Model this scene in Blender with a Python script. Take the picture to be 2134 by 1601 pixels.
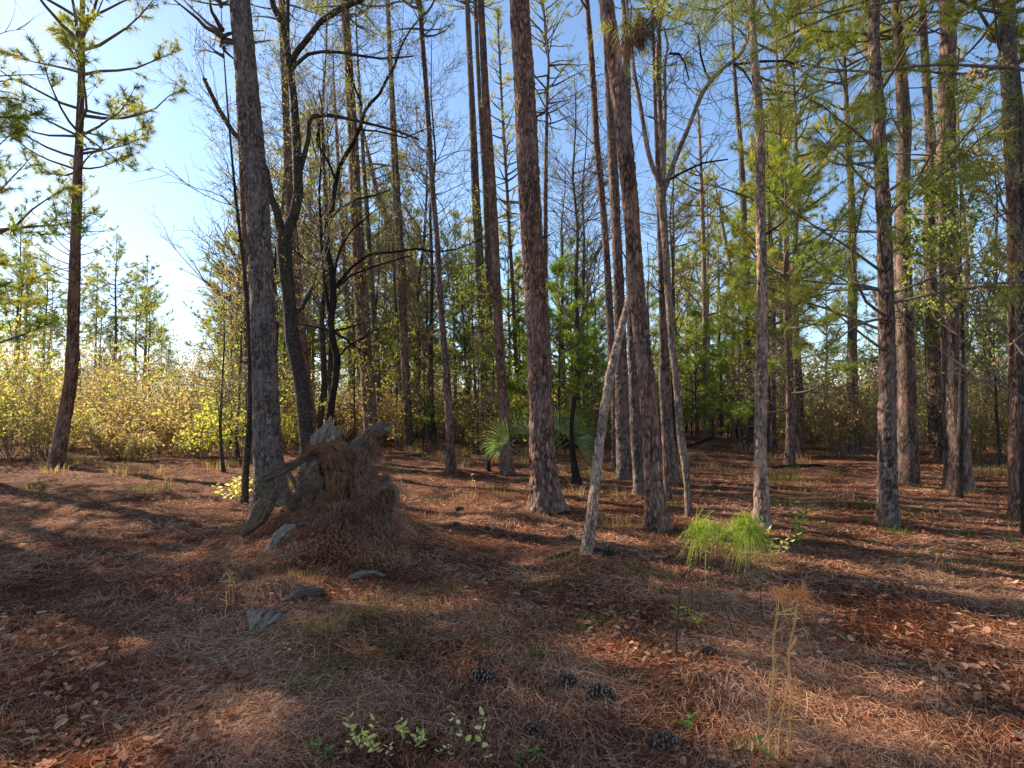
import bpy, math
import numpy as np
from mathutils import Vector
C = bpy.context.scene
for o in list(bpy.data.objects): bpy.data.objects.remove(o)
R = math.radians

# ------------------------------------------------------------------ camera
CAM_H = 1.55; FP = 1155.0; PITCH = math.atan((845-800.5)/FP)
cam = bpy.data.cameras.new('camera'); camo = bpy.data.objects.new('camera', cam)
C.collection.objects.link(camo); C.camera = camo
cam.sensor_width = 36; cam.lens = 36*FP/2134; cam.clip_end = 2000; cam.clip_start = 0.05
camo.location = (0, 0, CAM_H); camo.rotation_euler = (math.pi/2+PITCH, 0, 0)
# ------------------------------------------------------------------ light
SUN_EL, SUN_AZ = 33.0, -59.5          # azimuth measured from +Y, negative = to the left
sd = Vector((math.sin(R(SUN_AZ))*math.cos(R(SUN_EL)), math.cos(R(SUN_AZ))*math.cos(R(SUN_EL)), math.sin(R(SUN_EL))))
W = bpy.data.worlds.new('World'); C.world = W; W.use_nodes = True
nt = W.node_tree; bg = nt.nodes['Background']
sky = nt.nodes.new('ShaderNodeTexSky'); sky.sky_type = 'NISHITA'; sky.sun_disc = False
sky.sun_elevation = R(SUN_EL); sky.sun_rotation = R(SUN_AZ)
sky.air_density = 1.0; sky.dust_density = 0.25; sky.ozone_density = 3.0
nt.links.new(sky.outputs[0], bg.inputs[0]); bg.inputs[1].default_value = 0.11
sl = bpy.data.lights.new('sun', 'SUN'); sl.energy = 5.0; sl.angle = R(0.5); sl.color = (1, 0.87, 0.70)
slo = bpy.data.objects.new('sun', sl); C.collection.objects.link(slo)
slo.rotation_euler = sd.to_track_quat('Z', 'Y').to_euler()
C.view_settings.view_transform = 'Standard'; C.view_settings.look = 'None'
C.view_settings.exposure = 1.2; C.view_settings.gamma = 1
try:
    C.cycles.max_bounces = 5; C.cycles.diffuse_bounces = 3; C.cycles.transmission_bounces = 3
except Exception: pass

# ------------------------------------------------------------------ pixel -> world (real depth each)
cp, sp = math.cos(PITCH), math.sin(PITCH)
def ray(px, py):
    xr = (px-1067)/FP; yu = -(py-800.5)/FP
    return np.array([xr, cp-yu*sp, sp+yu*cp])
def at(px, py, d):                    # point on the vertical plane y = d
    r = ray(px, py); t = d/r[1]; return np.array([0, 0, CAM_H])+r*t
def gnd(px, py):                      # point on the flat ground
    r = ray(px, py); t = -CAM_H/r[2]; return np.array([0, 0, CAM_H])+r*t
def proj(P):
    P = np.asarray(P, float); x = P[..., 0]; y = P[..., 1]; z = P[..., 2]-CAM_H
    f = y*cp+z*sp; u = -y*sp+z*cp
    return 1067+FP*x/f, 800.5-FP*u/f

# ------------------------------------------------------------------ noise
def _h(i, j, k, s):
    n = (i*374761393 + j*668265263 + k*2147483647 + s*1274126177) & 0xffffffff
    n = ((n ^ (n >> 13))*1274126177) & 0xffffffff
    n = ((n ^ (n >> 16))*2246822519) & 0xffffffff
    return ((n ^ (n >> 15)) & 0xffff)/65535.0
def vn(x, y, z=None, s=0):
    x = np.asarray(x, float); y = np.asarray(y, float)
    z = np.zeros_like(x) if z is None else np.asarray(z, float)+0*x
    xi, yi, zi = [np.floor(v).astype(np.int64) for v in (x, y, z)]
    fx, fy, fz = x-xi, y-yi, z-zi
    fx, fy, fz = [v*v*(3-2*v) for v in (fx, fy, fz)]
    r = 0
    for a in (0, 1):
        for b in (0, 1):
            for c in (0, 1):
                r = r+(fx if a else 1-fx)*(fy if b else 1-fy)*(fz if c else 1-fz)*_h(xi+a, yi+b, zi+c, s)
    return r
def fbm(x, y, z=None, s=0, o=3):
    r = 0; a = .5; f = 1.0
    for i in range(o):
        r = r+a*vn(x*f, y*f, None if z is None else z*f, s+i*17); a *= .5; f *= 2.03
    return r/(1-.5**o)

# ------------------------------------------------------------------ terrain height
def gauss(x, y, cx, cy, sx, sy, h, rot=0):
    dx = x-cx; dy = y-cy; c, s = math.cos(rot), math.sin(rot)
    u = (dx*c+dy*s)/sx; v = (-dx*s+dy*c)/sy
    return h*np.exp(-.5*(u*u+v*v))
BASES = [tuple(gnd(a, b)[:2]) for a, b in ((566,1047),(941,984),(1057,986),(1139,1074),(1304,998),(1371,1115),(1335,1034),(1393,1046),(1436,1088),(1589,1106),(1222,1167),(1201,1011))]
def hgt(x, y):
    x = np.asarray(x, float); y = np.asarray(y, float)
    z = (fbm(x*.9+3.1, y*.9, s=5)-.5)*.13 + (fbm(x*.13, y*.13+9, s=9, o=2)-.5)*.25*np.clip((np.abs(y)-6)/15, 0, 1)
    z = z + (fbm(x*4, y*4, s=31)-.5)*.045
    z = z*np.clip(.35+np.abs(y)/9, 0, 1)
    z = z + gauss(x, y, -2.15, 6.55, .52, .42, .46) + gauss(x, y, -1.75, 6.2, .38, .32, .26)
    z = z + gauss(x, y, -2.0, 5.55, .38, .30, .15) + gauss(x, y, -1.95, 4.55, .35, .18, .13, .5)
    z = z + gauss(x, y, -1.25, 4.0, .3, .2, .09) + gauss(x, y, -2.5, 5.0, .4, .2, .08)
    z = z + gauss(x, y, .55, 8.0, .7, .5, .07) + gauss(x, y, 1.1, 3.1, .25, .2, .06) + gauss(x, y, 1.3, 4.3, .4, .2, .05)
    for bx, by in BASES: z = z + gauss(x, y, bx, by, .26, .22, .05)
    return z

# ------------------------------------------------------------------ mesh helpers
def mk(name, parts, mats, parent=None, origin=(0, 0, 0)):
    """parts: list of (V, F(tri), material index, smooth)"""
    Vs, Fs, mi, sm = [], [], [], []; off = 0
    at_ = []
    for pt in parts:
        V, F, m, s = pt[:4]
        if len(F) == 0: continue
        at_.append(pt[4] if len(pt) > 4 else np.ones(len(V)))
        Vs.append(V); Fs.append(F+off); off += len(V)
        mi.append(np.full(len(F), m, np.int32)); sm.append(np.full(len(F), s, bool))
    V = np.concatenate(Vs).astype(np.float32)-np.array(origin, np.float32); F = np.concatenate(Fs).astype(np.int32)
    me = bpy.data.meshes.new(name)
    me.vertices.add(len(V)); me.vertices.foreach_set('co', V.ravel())
    me.loops.add(F.size); me.loops.foreach_set('vertex_index', F.ravel())
    me.polygons.add(len(F)); me.polygons.foreach_set('loop_start', np.arange(0, F.size, 3, dtype=np.int32))
    for m in mats: me.materials.append(m)
    me.polygons.foreach_set('material_index', np.concatenate(mi)); me.polygons.foreach_set('use_smooth', np.concatenate(sm))
    if any(len(p) > 4 for p in parts): me.attributes.new('grain', 'FLOAT', 'POINT').data.foreach_set('value', np.concatenate(at_).astype(np.float32))
    me.update(calc_edges=True)
    o = bpy.data.objects.new(name, me); C.collection.objects.link(o)
    if parent is not None: o.parent = parent
    elif any(origin): o.location = origin
    return o
def tag(o, label=None, cat=None, group=None, kind=None):
    for k, v in (('label', label), ('category', cat), ('group', group), ('kind', kind)):
        if v: o[k] = v
    return o
def thing(name, loc, label, cat, group=None):
    o = bpy.data.objects.new(name, None); C.collection.objects.link(o); o.location = tuple(float(v) for v in loc)
    o.empty_display_size = .2
    return tag(o, label, cat, group)
def copy_thing(root, loc, rz, sc, label=None):
    r = root.copy(); C.collection.objects.link(r); r.location = tuple(float(v) for v in loc); r.rotation_euler = (0, 0, rz); r.scale = sc
    if label: r['label'] = label
    for ch in root.children:
        c = ch.copy(); C.collection.objects.link(c); c.parent = r
    return r
def nrm(v): return v/np.maximum(np.linalg.norm(v, axis=-1, keepdims=True), 1e-9)

class Tubes:
    def __init__(s): s.b = {}
    def add(s, P, Rr, k=5, sides=4):
        P = np.asarray(P, float); Rr = np.asarray(Rr, float)
        tt = np.linspace(0, 1, k)
        if len(P) != k:
            t = np.linspace(0, 1, len(P)); P = np.stack([np.interp(tt, t, P[:, i]) for i in range(3)], 1)
        if len(Rr) != k: Rr = np.interp(tt, np.linspace(0, 1, len(Rr)), Rr)
        s.b.setdefault((k, sides), []).append((P, Rr))
    def part(s, mat=0):
        out = []
        for (k, n), L in s.b.items():
            P = np.stack([a for a, b in L]); Rr = np.stack([b for a, b in L]); N = len(L)
            T = nrm(np.gradient(P, axis=1)); D = nrm(P[:, -1]-P[:, 0])
            ref = np.eye(3)[np.argmin(np.abs(D), axis=1)][:, None, :]
            U = nrm(np.cross(T, ref)); Vv = np.cross(T, U)
            a = np.arange(n)*2*np.pi/n
            V = P[:, :, None]+Rr[:, :, None, None]*(U[:, :, None]*np.cos(a)[None, None, :, None]+Vv[:, :, None]*np.sin(a)[None, None, :, None])
            V = V.reshape(-1, 3)
            i, j = np.meshgrid(np.arange(k-1), np.arange(n), indexing='ij'); j2 = (j+1) % n
            q = np.stack([i*n+j, i*n+j2, (i+1)*n+j2, (i+1)*n+j], -1).reshape(-1, 4)
            f = np.concatenate([q[:, [0, 1, 2]], q[:, [0, 2, 3]]]+[np.array([[(k-1)*n, (k-1)*n+x, (k-1)*n+x+1]]) for x in range(1, n-1)])
            F = (f[None]+(np.arange(N)*k*n)[:, None, None]).reshape(-1, 3)
            out.append((V, F, mat, True))
        return out

def needles(P, A, n, L, w, rng, droop=.15, lo=10, hi=75, two=True, back=.35):
    """n needles on each tuft: P base points (N,3), A axes (N,3)"""
    P = np.repeat(P, n, 0); A = np.repeat(nrm(A), n, 0); N = len(P)
    r = rng.normal(size=(N, 3)); pe = nrm(np.cross(A, r)); th = np.radians(rng.uniform(lo, hi, N))[:, None]
    D = A*np.cos(th)+pe*np.sin(th)
    LL = L*rng.uniform(.65, 1.1, N)[:, None]
    B = P-A*(rng.uniform(0, 1, N)[:, None]*L*back)
    Wd = nrm(np.cross(D, rng.normal(size=(N, 3))))*w*rng.uniform(.7, 1.2, N)[:, None]
    E = B+D*LL; E[:, 2] -= droop*LL[:, 0]*rng.uniform(.5, 1.5, N)
    if two:
        M = B+D*LL*.55; M[:, 2] -= droop*LL[:, 0]*.12
        V = np.stack([B-Wd*.5, B+Wd*.5, M+Wd*.5, M-Wd*.5, E], 1).reshape(-1, 3)
        f = np.array([[0, 1, 2], [0, 2, 3], [3, 2, 4]]); k = 5
    else:
        V = np.stack([B-Wd*.5, B+Wd*.5, E], 1).reshape(-1, 3); f = np.array([[0, 1, 2]]); k = 3
    return V, (f[None]+(np.arange(N)*k)[:, None, None]).reshape(-1, 3)

def leaves(P, D, L, w, rng, fold=.25):
    """leaf-shaped blades: base P, direction D, (N,)"""
    N = len(P); D = nrm(D); S = nrm(np.cross(D, rng.normal(size=(N, 3)))); Nn = np.cross(D, S)
    L = (L*rng.uniform(.6, 1.15, N))[:, None]; w = (w*rng.uniform(.7, 1.15, N))[:, None]
    V = np.stack([P, P+D*L*.35+S*w*.5+Nn*w*fold, P+D*L*.75+S*w*.35+Nn*w*fold*.6, P+D*L-Nn*w*.2,
                  P+D*L*.75-S*w*.35+Nn*w*fold*.6, P+D*L*.35-S*w*.5+Nn*w*fold], 1).reshape(-1, 3)
    f = np.array([[0, 1, 2], [0, 2, 3], [0, 3, 4], [0, 4, 5]])
    return V, (f[None]+(np.arange(N)*6)[:, None, None]).reshape(-1, 3)
def quads(P, D, L, w, rng):
    N = len(P); D = nrm(D); S = nrm(np.cross(D, rng.normal(size=(N, 3))))
    L = (L*rng.uniform(.6, 1.2, N))[:, None]; w = (w*rng.uniform(.7, 1.2, N))[:, None]
    V = np.stack([P, P+D*L*.5+S*w*.5, P+D*L, P+D*L*.5-S*w*.5], 1).reshape(-1, 3)
    f = np.array([[0, 1, 2], [0, 2, 3]])
    return V, (f[None]+(np.arange(N)*4)[:, None, None]).reshape(-1, 3)

# ------------------------------------------------------------------ materials
def newmat(name):
    m = bpy.data.materials.new(name); m.use_nodes = True; t = m.node_tree
    return m, t, t.nodes['Principled BSDF']
def N_(t, typ, **k):
    n = t.nodes.new(typ)
    for a, b in k.items(): setattr(n, a, b)
    return n
def ramp(t, stops):
    r = N_(t, 'ShaderNodeValToRGB'); e = r.color_ramp.elements
    while len(e) < len(stops): e.new(.5)
    for i, (p, c) in enumerate(stops): e[i].position = p; e[i].color = (*c, 1)
    return r
def mixc(t, a, b, f, bt='MIX'):
    m = N_(t, 'ShaderNodeMix', data_type='RGBA', blend_type=bt)
    for s, v in ((m.inputs[6], a), (m.inputs[7], b), (m.inputs[0], f)):
        if hasattr(v, 'links'): t.links.new(v, s)
        elif isinstance(v, tuple): s.default_value = (*v, 1)
        else: s.default_value = v
    return m.outputs[2]
def leafmat(name, cols, trans=.45, nscale=1.2, rough=.55, spread=.5, tcol=1.6, spec=.2):
    """cols: 3-4 colours, chosen by island random + a little noise by place"""
    m, t, p = newmat(name); t.nodes.remove(p)
    geo = N_(t, 'ShaderNodeNewGeometry'); tc = N_(t, 'ShaderNodeTexCoord'); oi = N_(t, 'ShaderNodeObjectInfo')
    ns = N_(t, 'ShaderNodeTexNoise'); ns.inputs['Scale'].default_value = nscale; ns.inputs['Detail'].default_value = 2
    t.links.new(tc.outputs['Object'], ns.inputs['Vector'])
    a = N_(t, 'ShaderNodeMath', operation='MULTIPLY'); t.links.new(geo.outputs['Random Per Island'], a.inputs[0]); a.inputs[1].default_value = spread
    b = N_(t, 'ShaderNodeMath', operation='MULTIPLY_ADD'); t.links.new(ns.outputs[0], b.inputs[0]); b.inputs[1].default_value = 1.6; b.inputs[2].default_value = -.8+(1-spread)*.5-.12
    c = N_(t, 'ShaderNodeMath', operation='ADD'); t.links.new(a.outputs[0], c.inputs[0]); t.links.new(b.outputs[0], c.inputs[1])
    c2 = N_(t, 'ShaderNodeMath', operation='MULTIPLY_ADD'); t.links.new(oi.outputs['Random'], c2.inputs[0]); c2.inputs[1].default_value = .24; t.links.new(c.outputs[0], c2.inputs[2])
    n = len(cols); rp = ramp(t, [(.1+.8*i/(n-1), q) for i, q in enumerate(cols)]); t.links.new(c2.outputs[0], rp.inputs[0])
    d = N_(t, 'ShaderNodeBsdfPrincipled'); d.inputs['Roughness'].default_value = rough; d.inputs['Specular IOR Level'].default_value = spec
    t.links.new(rp.outputs[0], d.inputs['Base Color'])
    tr = N_(t, 'ShaderNodeBsdfTranslucent')
    tm = mixc(t, rp.outputs[0], (tcol, tcol*1.0, tcol*.55), 1.0, 'MULTIPLY'); t.links.new(tm, tr.inputs[0])
    ms = N_(t, 'ShaderNodeMixShader'); ms.inputs[0].default_value = trans
    t.links.new(d.outputs[0], ms.inputs[1]); t.links.new(tr.outputs[0], ms.inputs[2])
    t.links.new(ms.outputs[0], t.nodes['Material Output'].inputs[0]); return m
def barkmat(name, plate, warm, crev, scale=13, zs=.28, lich=None, bump=.8, dist=.02):
    m, t, p = newmat(name)
    tc = N_(t, 'ShaderNodeTexCoord'); oi = N_(t, 'ShaderNodeObjectInfo')
    ad = N_(t, 'ShaderNodeVectorMath', operation='MULTIPLY_ADD'); t.links.new(oi.outputs['Random'], ad.inputs[0]); ad.inputs[1].default_value = (17, 31, 23)
    t.links.new(tc.outputs['Object'], ad.inputs[2])
    mp = N_(t, 'ShaderNodeMapping'); mp.inputs['Scale'].default_value = (1, 1, zs); t.links.new(ad.outputs[0], mp.inputs[0])
    nz = N_(t, 'ShaderNodeTexNoise'); nz.inputs['Scale'].default_value = scale*.8; nz.inputs['Detail'].default_value = 5; t.links.new(mp.outputs[0], nz.inputs[0])
    sub = N_(t, 'ShaderNodeVectorMath', operation='MULTIPLY_ADD'); t.links.new(nz.outputs['Color'], sub.inputs[0]); k = 2.2/scale; sub.inputs[1].default_value = (k, k, k); t.links.new(mp.outputs[0], sub.inputs[2])
    vo = N_(t, 'ShaderNodeTexVoronoi', feature='DISTANCE_TO_EDGE'); vo.inputs['Scale'].default_value = scale*1.5; t.links.new(sub.outputs[0], vo.inputs[0])
    n2 = N_(t, 'ShaderNodeTexNoise'); n2.inputs['Scale'].default_value = scale*2.4; n2.inputs['Detail'].default_value = 6; n2.inputs['Roughness'].default_value = .65; t.links.new(mp.outputs[0], n2.inputs[0])
    big = N_(t, 'ShaderNodeTexNoise'); big.inputs['Scale'].default_value = 1.6; big.inputs['Detail'].default_value = 6; t.links.new(ad.outputs[0], big.inputs[0])
    rb = ramp(t, [(.36, (0, 0, 0)), (.64, (1, 1, 1))]); t.links.new(big.outputs[0], rb.inputs[0])
    base = mixc(t, plate, warm, rb.outputs[0])
    r2 = ramp(t, [(.3, (.45, .43, .42)), (.5, (1, 1, 1)), (.68, (1.75, 1.7, 1.65))]); t.links.new(n2.outputs[0], r2.inputs[0])
    col = mixc(t, base, r2.outputs[0], 1.0, 'MULTIPLY')
    re = ramp(t, [(.0, (0, 0, 0)), (.22, (1, 1, 1))]); t.links.new(vo.outputs[0], re.inputs[0])
    bk = N_(t, 'ShaderNodeTexNoise'); bk.inputs['Scale'].default_value = scale*.5; bk.inputs['Detail'].default_value = 2; t.links.new(mp.outputs[0], bk.inputs[0])
    br = ramp(t, [(.38, (0, 0, 0)), (.6, (1, 1, 1))]); t.links.new(bk.outputs[0], br.inputs[0])
    ga = N_(t, 'ShaderNodeAttribute', attribute_name='grain'); gr_ = ramp(t, [(.06, (.1, .1, .1)), (.34, (1, 1, 1))]); t.links.new(ga.outputs['Fac'], gr_.inputs[0])
    tone = ramp(t, [(.2, (.5, .48, .46)), (.8, (1.6, 1.57, 1.55))]); t.links.new(ga.outputs['Fac'], tone.inputs[0]); col = mixc(t, col, tone.outputs[0], 1.0, 'MULTIPLY')
    fac = N_(t, 'ShaderNodeMath', operation='MAXIMUM'); t.links.new(re.outputs[0], fac.inputs[0])
    bb = N_(t, 'ShaderNodeMath', operation='MULTIPLY'); t.links.new(br.outputs[0], bb.inputs[0]); bb.inputs[1].default_value = .75; t.links.new(bb.outputs[0], fac.inputs[1])
    col = mixc(t, crev, col, fac.outputs[0]); col = mixc(t, crev, col, gr_.outputs[0])
    if lich:
        ln = N_(t, 'ShaderNodeTexNoise'); ln.inputs['Scale'].default_value = 22; ln.inputs['Detail'].default_value = 6; ln.inputs['Roughness'].default_value = .7; t.links.new(ad.outputs[0], ln.inputs[0])
        lr = ramp(t, [(.56, (0, 0, 0)), (.66, (1, 1, 1))]); t.links.new(ln.outputs[0], lr.inputs[0])
        col = mixc(t, col, lich, lr.outputs[0])
    t.links.new(col, p.inputs['Base Color']); p.inputs['Roughness'].default_value = .9; p.inputs['Specular IOR Level'].default_value = .15
    hh = mixc(t, fac.outputs[0], n2.outputs[0], .45)
    bm = N_(t, 'ShaderNodeBump'); bm.inputs['Strength'].default_value = bump; bm.inputs['Distance'].default_value = dist
    t.links.new(hh, bm.inputs['Height']); t.links.new(bm.outputs[0], p.inputs['Normal']); return m
def woodmat(name, c1, c2, crack, scale=14):
    m, t, p = newmat(name); tc = N_(t, 'ShaderNodeTexCoord'); nz = N_(t, 'ShaderNodeTexNoise'); nz.inputs['Scale'].default_value = scale; nz.inputs['Detail'].default_value = 8; nz.inputs['Roughness'].default_value = .7
    t.links.new(tc.outputs['Object'], nz.inputs['Vector']); r = ramp(t, [(.33, c1), (.66, c2)]); t.links.new(nz.outputs[0], r.inputs[0])
    ga = N_(t, 'ShaderNodeAttribute', attribute_name='grain'); g2 = ramp(t, [(.06, (0, 0, 0)), (.38, (.75, .75, .75)), (.8, (1, 1, 1))]); t.links.new(ga.outputs['Fac'], g2.inputs[0])
    t.links.new(mixc(t, crack, r.outputs[0], g2.outputs[0]), p.inputs['Base Color']); p.inputs['Roughness'].default_value = .9; p.inputs['Specular IOR Level'].default_value = .15
    bm = N_(t, 'ShaderNodeBump'); bm.inputs['Strength'].default_value = 1; bm.inputs['Distance'].default_value = .02; t.links.new(nz.outputs[0], bm.inputs['Height']); t.links.new(bm.outputs[0], p.inputs['Normal']); return m
def simple(name, c1, c2, scale=8, stretch=(1, 1, 1), rough=.8, bump=.4, dist=.01):
    m, t, p = newmat(name); tc = N_(t, 'ShaderNodeTexCoord'); mp = N_(t, 'ShaderNodeMapping'); mp.inputs['Scale'].default_value = stretch
    t.links.new(tc.outputs['Object'], mp.inputs[0]); nz = N_(t, 'ShaderNodeTexNoise'); nz.inputs['Scale'].default_value = scale; nz.inputs['Detail'].default_value = 6
    t.links.new(mp.outputs[0], nz.inputs[0]); r = ramp(t, [(.33, c1), (.66, c2)]); t.links.new(nz.outputs[0], r.inputs[0])
    t.links.new(r.outputs[0], p.inputs['Base Color']); p.inputs['Roughness'].default_value = rough; p.inputs['Specular IOR Level'].default_value = .2
    bm = N_(t, 'ShaderNodeBump'); bm.inputs['Strength'].default_value = bump; bm.inputs['Distance'].default_value = dist
    t.links.new(nz.outputs[0], bm.inputs['Height']); t.links.new(bm.outputs[0], p.inputs['Normal']); return m

M = {}
M['bark'] = barkmat('pine_bark', (.14, .103, .085), (.155, .095, .073), (.025, .017, .014))
M['bark_red'] = barkmat('pine_bark_reddish', (.165, .108, .085), (.185, .10, .07), (.035, .018, .013))
M['bark_grey'] = barkmat('pine_bark_grey', (.125, .10, .088), (.135, .10, .086), (.03, .024, .022), scale=16)
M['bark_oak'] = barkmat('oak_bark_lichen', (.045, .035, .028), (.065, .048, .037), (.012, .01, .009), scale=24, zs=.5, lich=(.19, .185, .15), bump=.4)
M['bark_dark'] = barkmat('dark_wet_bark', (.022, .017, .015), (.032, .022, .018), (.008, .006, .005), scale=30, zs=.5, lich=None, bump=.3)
M['bark_pale'] = barkmat('smooth_pale_bark', (.25, .18, .13), (.29, .19, .13), (.07, .045, .033), scale=18, zs=.3, bump=.4)
M['bark_thin'] = barkmat('slender_tree_bark', (.17, .125, .10), (.22, .15, .11), (.05, .035, .028), scale=18, bump=.4)
M['twig'] = simple('twig_bark', (.09, .068, .055), (.2, .155, .125), 20)
M['twig_dark'] = simple('dark_twig_bark', (.025, .019, .016), (.06, .045, .038), 20)
M['wood'] = woodmat('weathered_root_wood', (.06, .042, .03), (.19, .14, .10), (.02, .013, .009))
M['wood_grey'] = woodmat('silver_grey_dead_wood', (.15, .11, .078), (.38, .29, .21), (.04, .028, .02), 20)
M['wood_brown'] = woodmat('rotten_brown_wood', (.075, .034, .016), (.22, .11, .052), (.025, .012, .007), 10)
M['wood_cut'] = simple('cut_weathered_wood', (.07, .048, .034), (.36, .275, .20), 38, (1, .12, .5), bump=.9, dist=.01)
M['moss'] = woodmat('mossy_root_wood', (.085, .058, .036), (.17, .125, .075), (.018, .013, .008))
M['pine'] = leafmat('pine_needles', [(.09, .12, .03), (.19, .21, .045), (.31, .30, .065), (.42, .35, .09)], .55, .5, tcol=1.85)
M['pine_young'] = leafmat('young_pine_needles', [(.07, .12, .03), (.15, .215, .04), (.25, .31, .05), (.36, .36, .075)], .55, .7, tcol=1.85)
M['pine_near'] = leafmat('long_pine_needles', [(.08, .11, .025), (.16, .19, .035), (.26, .27, .05), (.38, .30, .09)], .45, 1.5)
M['pine_dead'] = leafmat('dead_brown_needles', [(.05, .04, .02), (.10, .065, .035), (.16, .10, .05)], .25, 2)
M['spring'] = leafmat('tiny_spring_leaves', [(.13, .14, .03), (.22, .22, .05), (.33, .30, .08), (.30, .19, .10)], .5, 1.0)
M['shrub'] = leafmat('shrub_leaves', [(.12, .16, .04), (.24, .28, .06), (.36, .37, .09), (.42, .33, .13)], .58, .35, tcol=1.85)
M['brush'] = leafmat('dry_brown_brush', [(.17, .11, .06), (.28, .19, .10), (.38, .28, .15), (.42, .37, .19)], .45, .4, tcol=1.85)
M['grass_dry'] = leafmat('dry_grass', [(.20, .12, .06), (.34, .23, .12), (.48, .36, .20)], .35, 2)
M['grass_green'] = leafmat('green_grass', [(.05, .07, .02), (.10, .13, .03), (.20, .20, .05)], .4, 2)
M['straw'] = leafmat('fallen_pine_needles', [(.05, .018, .011), (.24, .092, .048), (.50, .225, .12), (.74, .44, .26)], .12, .9, spread=.85, tcol=1.1, rough=.9, spec=.04)
M['leaf_dead'] = leafmat('fallen_leaves', [(.22, .055, .025), (.34, .13, .065), (.45, .20, .11), (.54, .31, .19)], .2, 3, spread=1.0, tcol=1.1, rough=.9, spec=.04)
M['seed_leaf'] = leafmat('pale_green_leaves', [(.40, .38, .09), (.72, .64, .24), (.90, .82, .52)], .45, 9, rough=.35)
M['seed_green'] = leafmat('green_leaves', [(.08, .17, .03), (.13, .26, .05), (.2, .32, .08)], .4, 9, rough=.35)
M['red_leaf'] = leafmat('red_leaves', [(.35, .03, .02), (.5, .06, .03)], .4, 5)
M['palm'] = leafmat('palmetto_blades', [(.13, .19, .07), (.21, .29, .11), (.36, .42, .25)], .3, 2, rough=.35)
M['cone'] = simple('pine_cone_scales', (.05, .026, .017), (.15, .085, .055), 40)
M['cone_tip'] = simple('pine_cone_scale_tips', (.07, .045, .035), (.30, .20, .15), 90)
M['stone'] = simple('pale_stone', (.38, .36, .31), (.6, .58, .52), 20)
M['rootlet'] = leafmat('hanging_rootlets', [(.09, .042, .026), (.19, .095, .058), (.34, .20, .13)], .1, 3, spread=.9, tcol=1.1, rough=.9, spec=.04)
# forest floor: dark duff under the straw
def ground_mat():
    m, t, p = newmat('pine_straw_floor'); tc = N_(t, 'ShaderNodeTexCoord')
    n1 = N_(t, 'ShaderNodeTexNoise'); n1.inputs['Scale'].default_value = .8; n1.inputs['Detail'].default_value = 6
    n2 = N_(t, 'ShaderNodeTexNoise'); n2.inputs['Scale'].default_value = 22; n2.inputs['Detail'].default_value = 8; n2.inputs['Roughness'].default_value = .7
    for n in (n1, n2): t.links.new(tc.outputs['Object'], n.inputs[0])
    r1 = ramp(t, [(.35, (.075, .03, .018)), (.5, (.14, .06, .034)), (.66, (.22, .105, .06))]); t.links.new(n1.outputs[0], r1.inputs[0])
    r2 = ramp(t, [(.32, (.35, .33, .32)), (.52, (1, 1, 1)), (.7, (1.9, 1.75, 1.6))]); t.links.new(n2.outputs[0], r2.inputs[0])
    t.links.new(mixc(t, r1.outputs[0], r2.outputs[0], 1.0, 'MULTIPLY'), p.inputs['Base Color'])
    p.inputs['Roughness'].default_value = .95; p.inputs['Specular IOR Level'].default_value = .1
    bm = N_(t, 'ShaderNodeBump'); bm.inputs['Strength'].default_value = .9; bm.inputs['Distance'].default_value = .04
    t.links.new(n2.outputs[0], bm.inputs['Height']); t.links.new(bm.outputs[0], p.inputs['Normal']); return m
M['ground'] = ground_mat()

# ------------------------------------------------------------------ ground sheet
ys = np.concatenate([[-300, -100, -40, -15, -6, -2, 0, .6], np.exp(np.linspace(math.log(1.0), math.log(600), 760))])
us = np.linspace(-1, 1, 520); us = np.sign(us)*(np.abs(us)**1.25)
Y, U = np.meshgrid(ys, us, indexing='ij'); X = U*(np.abs(Y)*1.5+6)
Z = hgt(X, Y); nY, nX = Y.shape
i, j = np.meshgrid(np.arange(nY-1), np.arange(nX-1), indexing='ij'); a = (i*nX+j).ravel()
F = np.concatenate([np.stack([a, a+1, a+nX+1], 1), np.stack([a, a+nX+1, a+nX], 1)])
g = mk('ground', [(np.stack([X, Y, Z], -1).reshape(-1, 3), F, 0, True)], [M['ground']]); tag(g, kind='structure')

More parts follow.
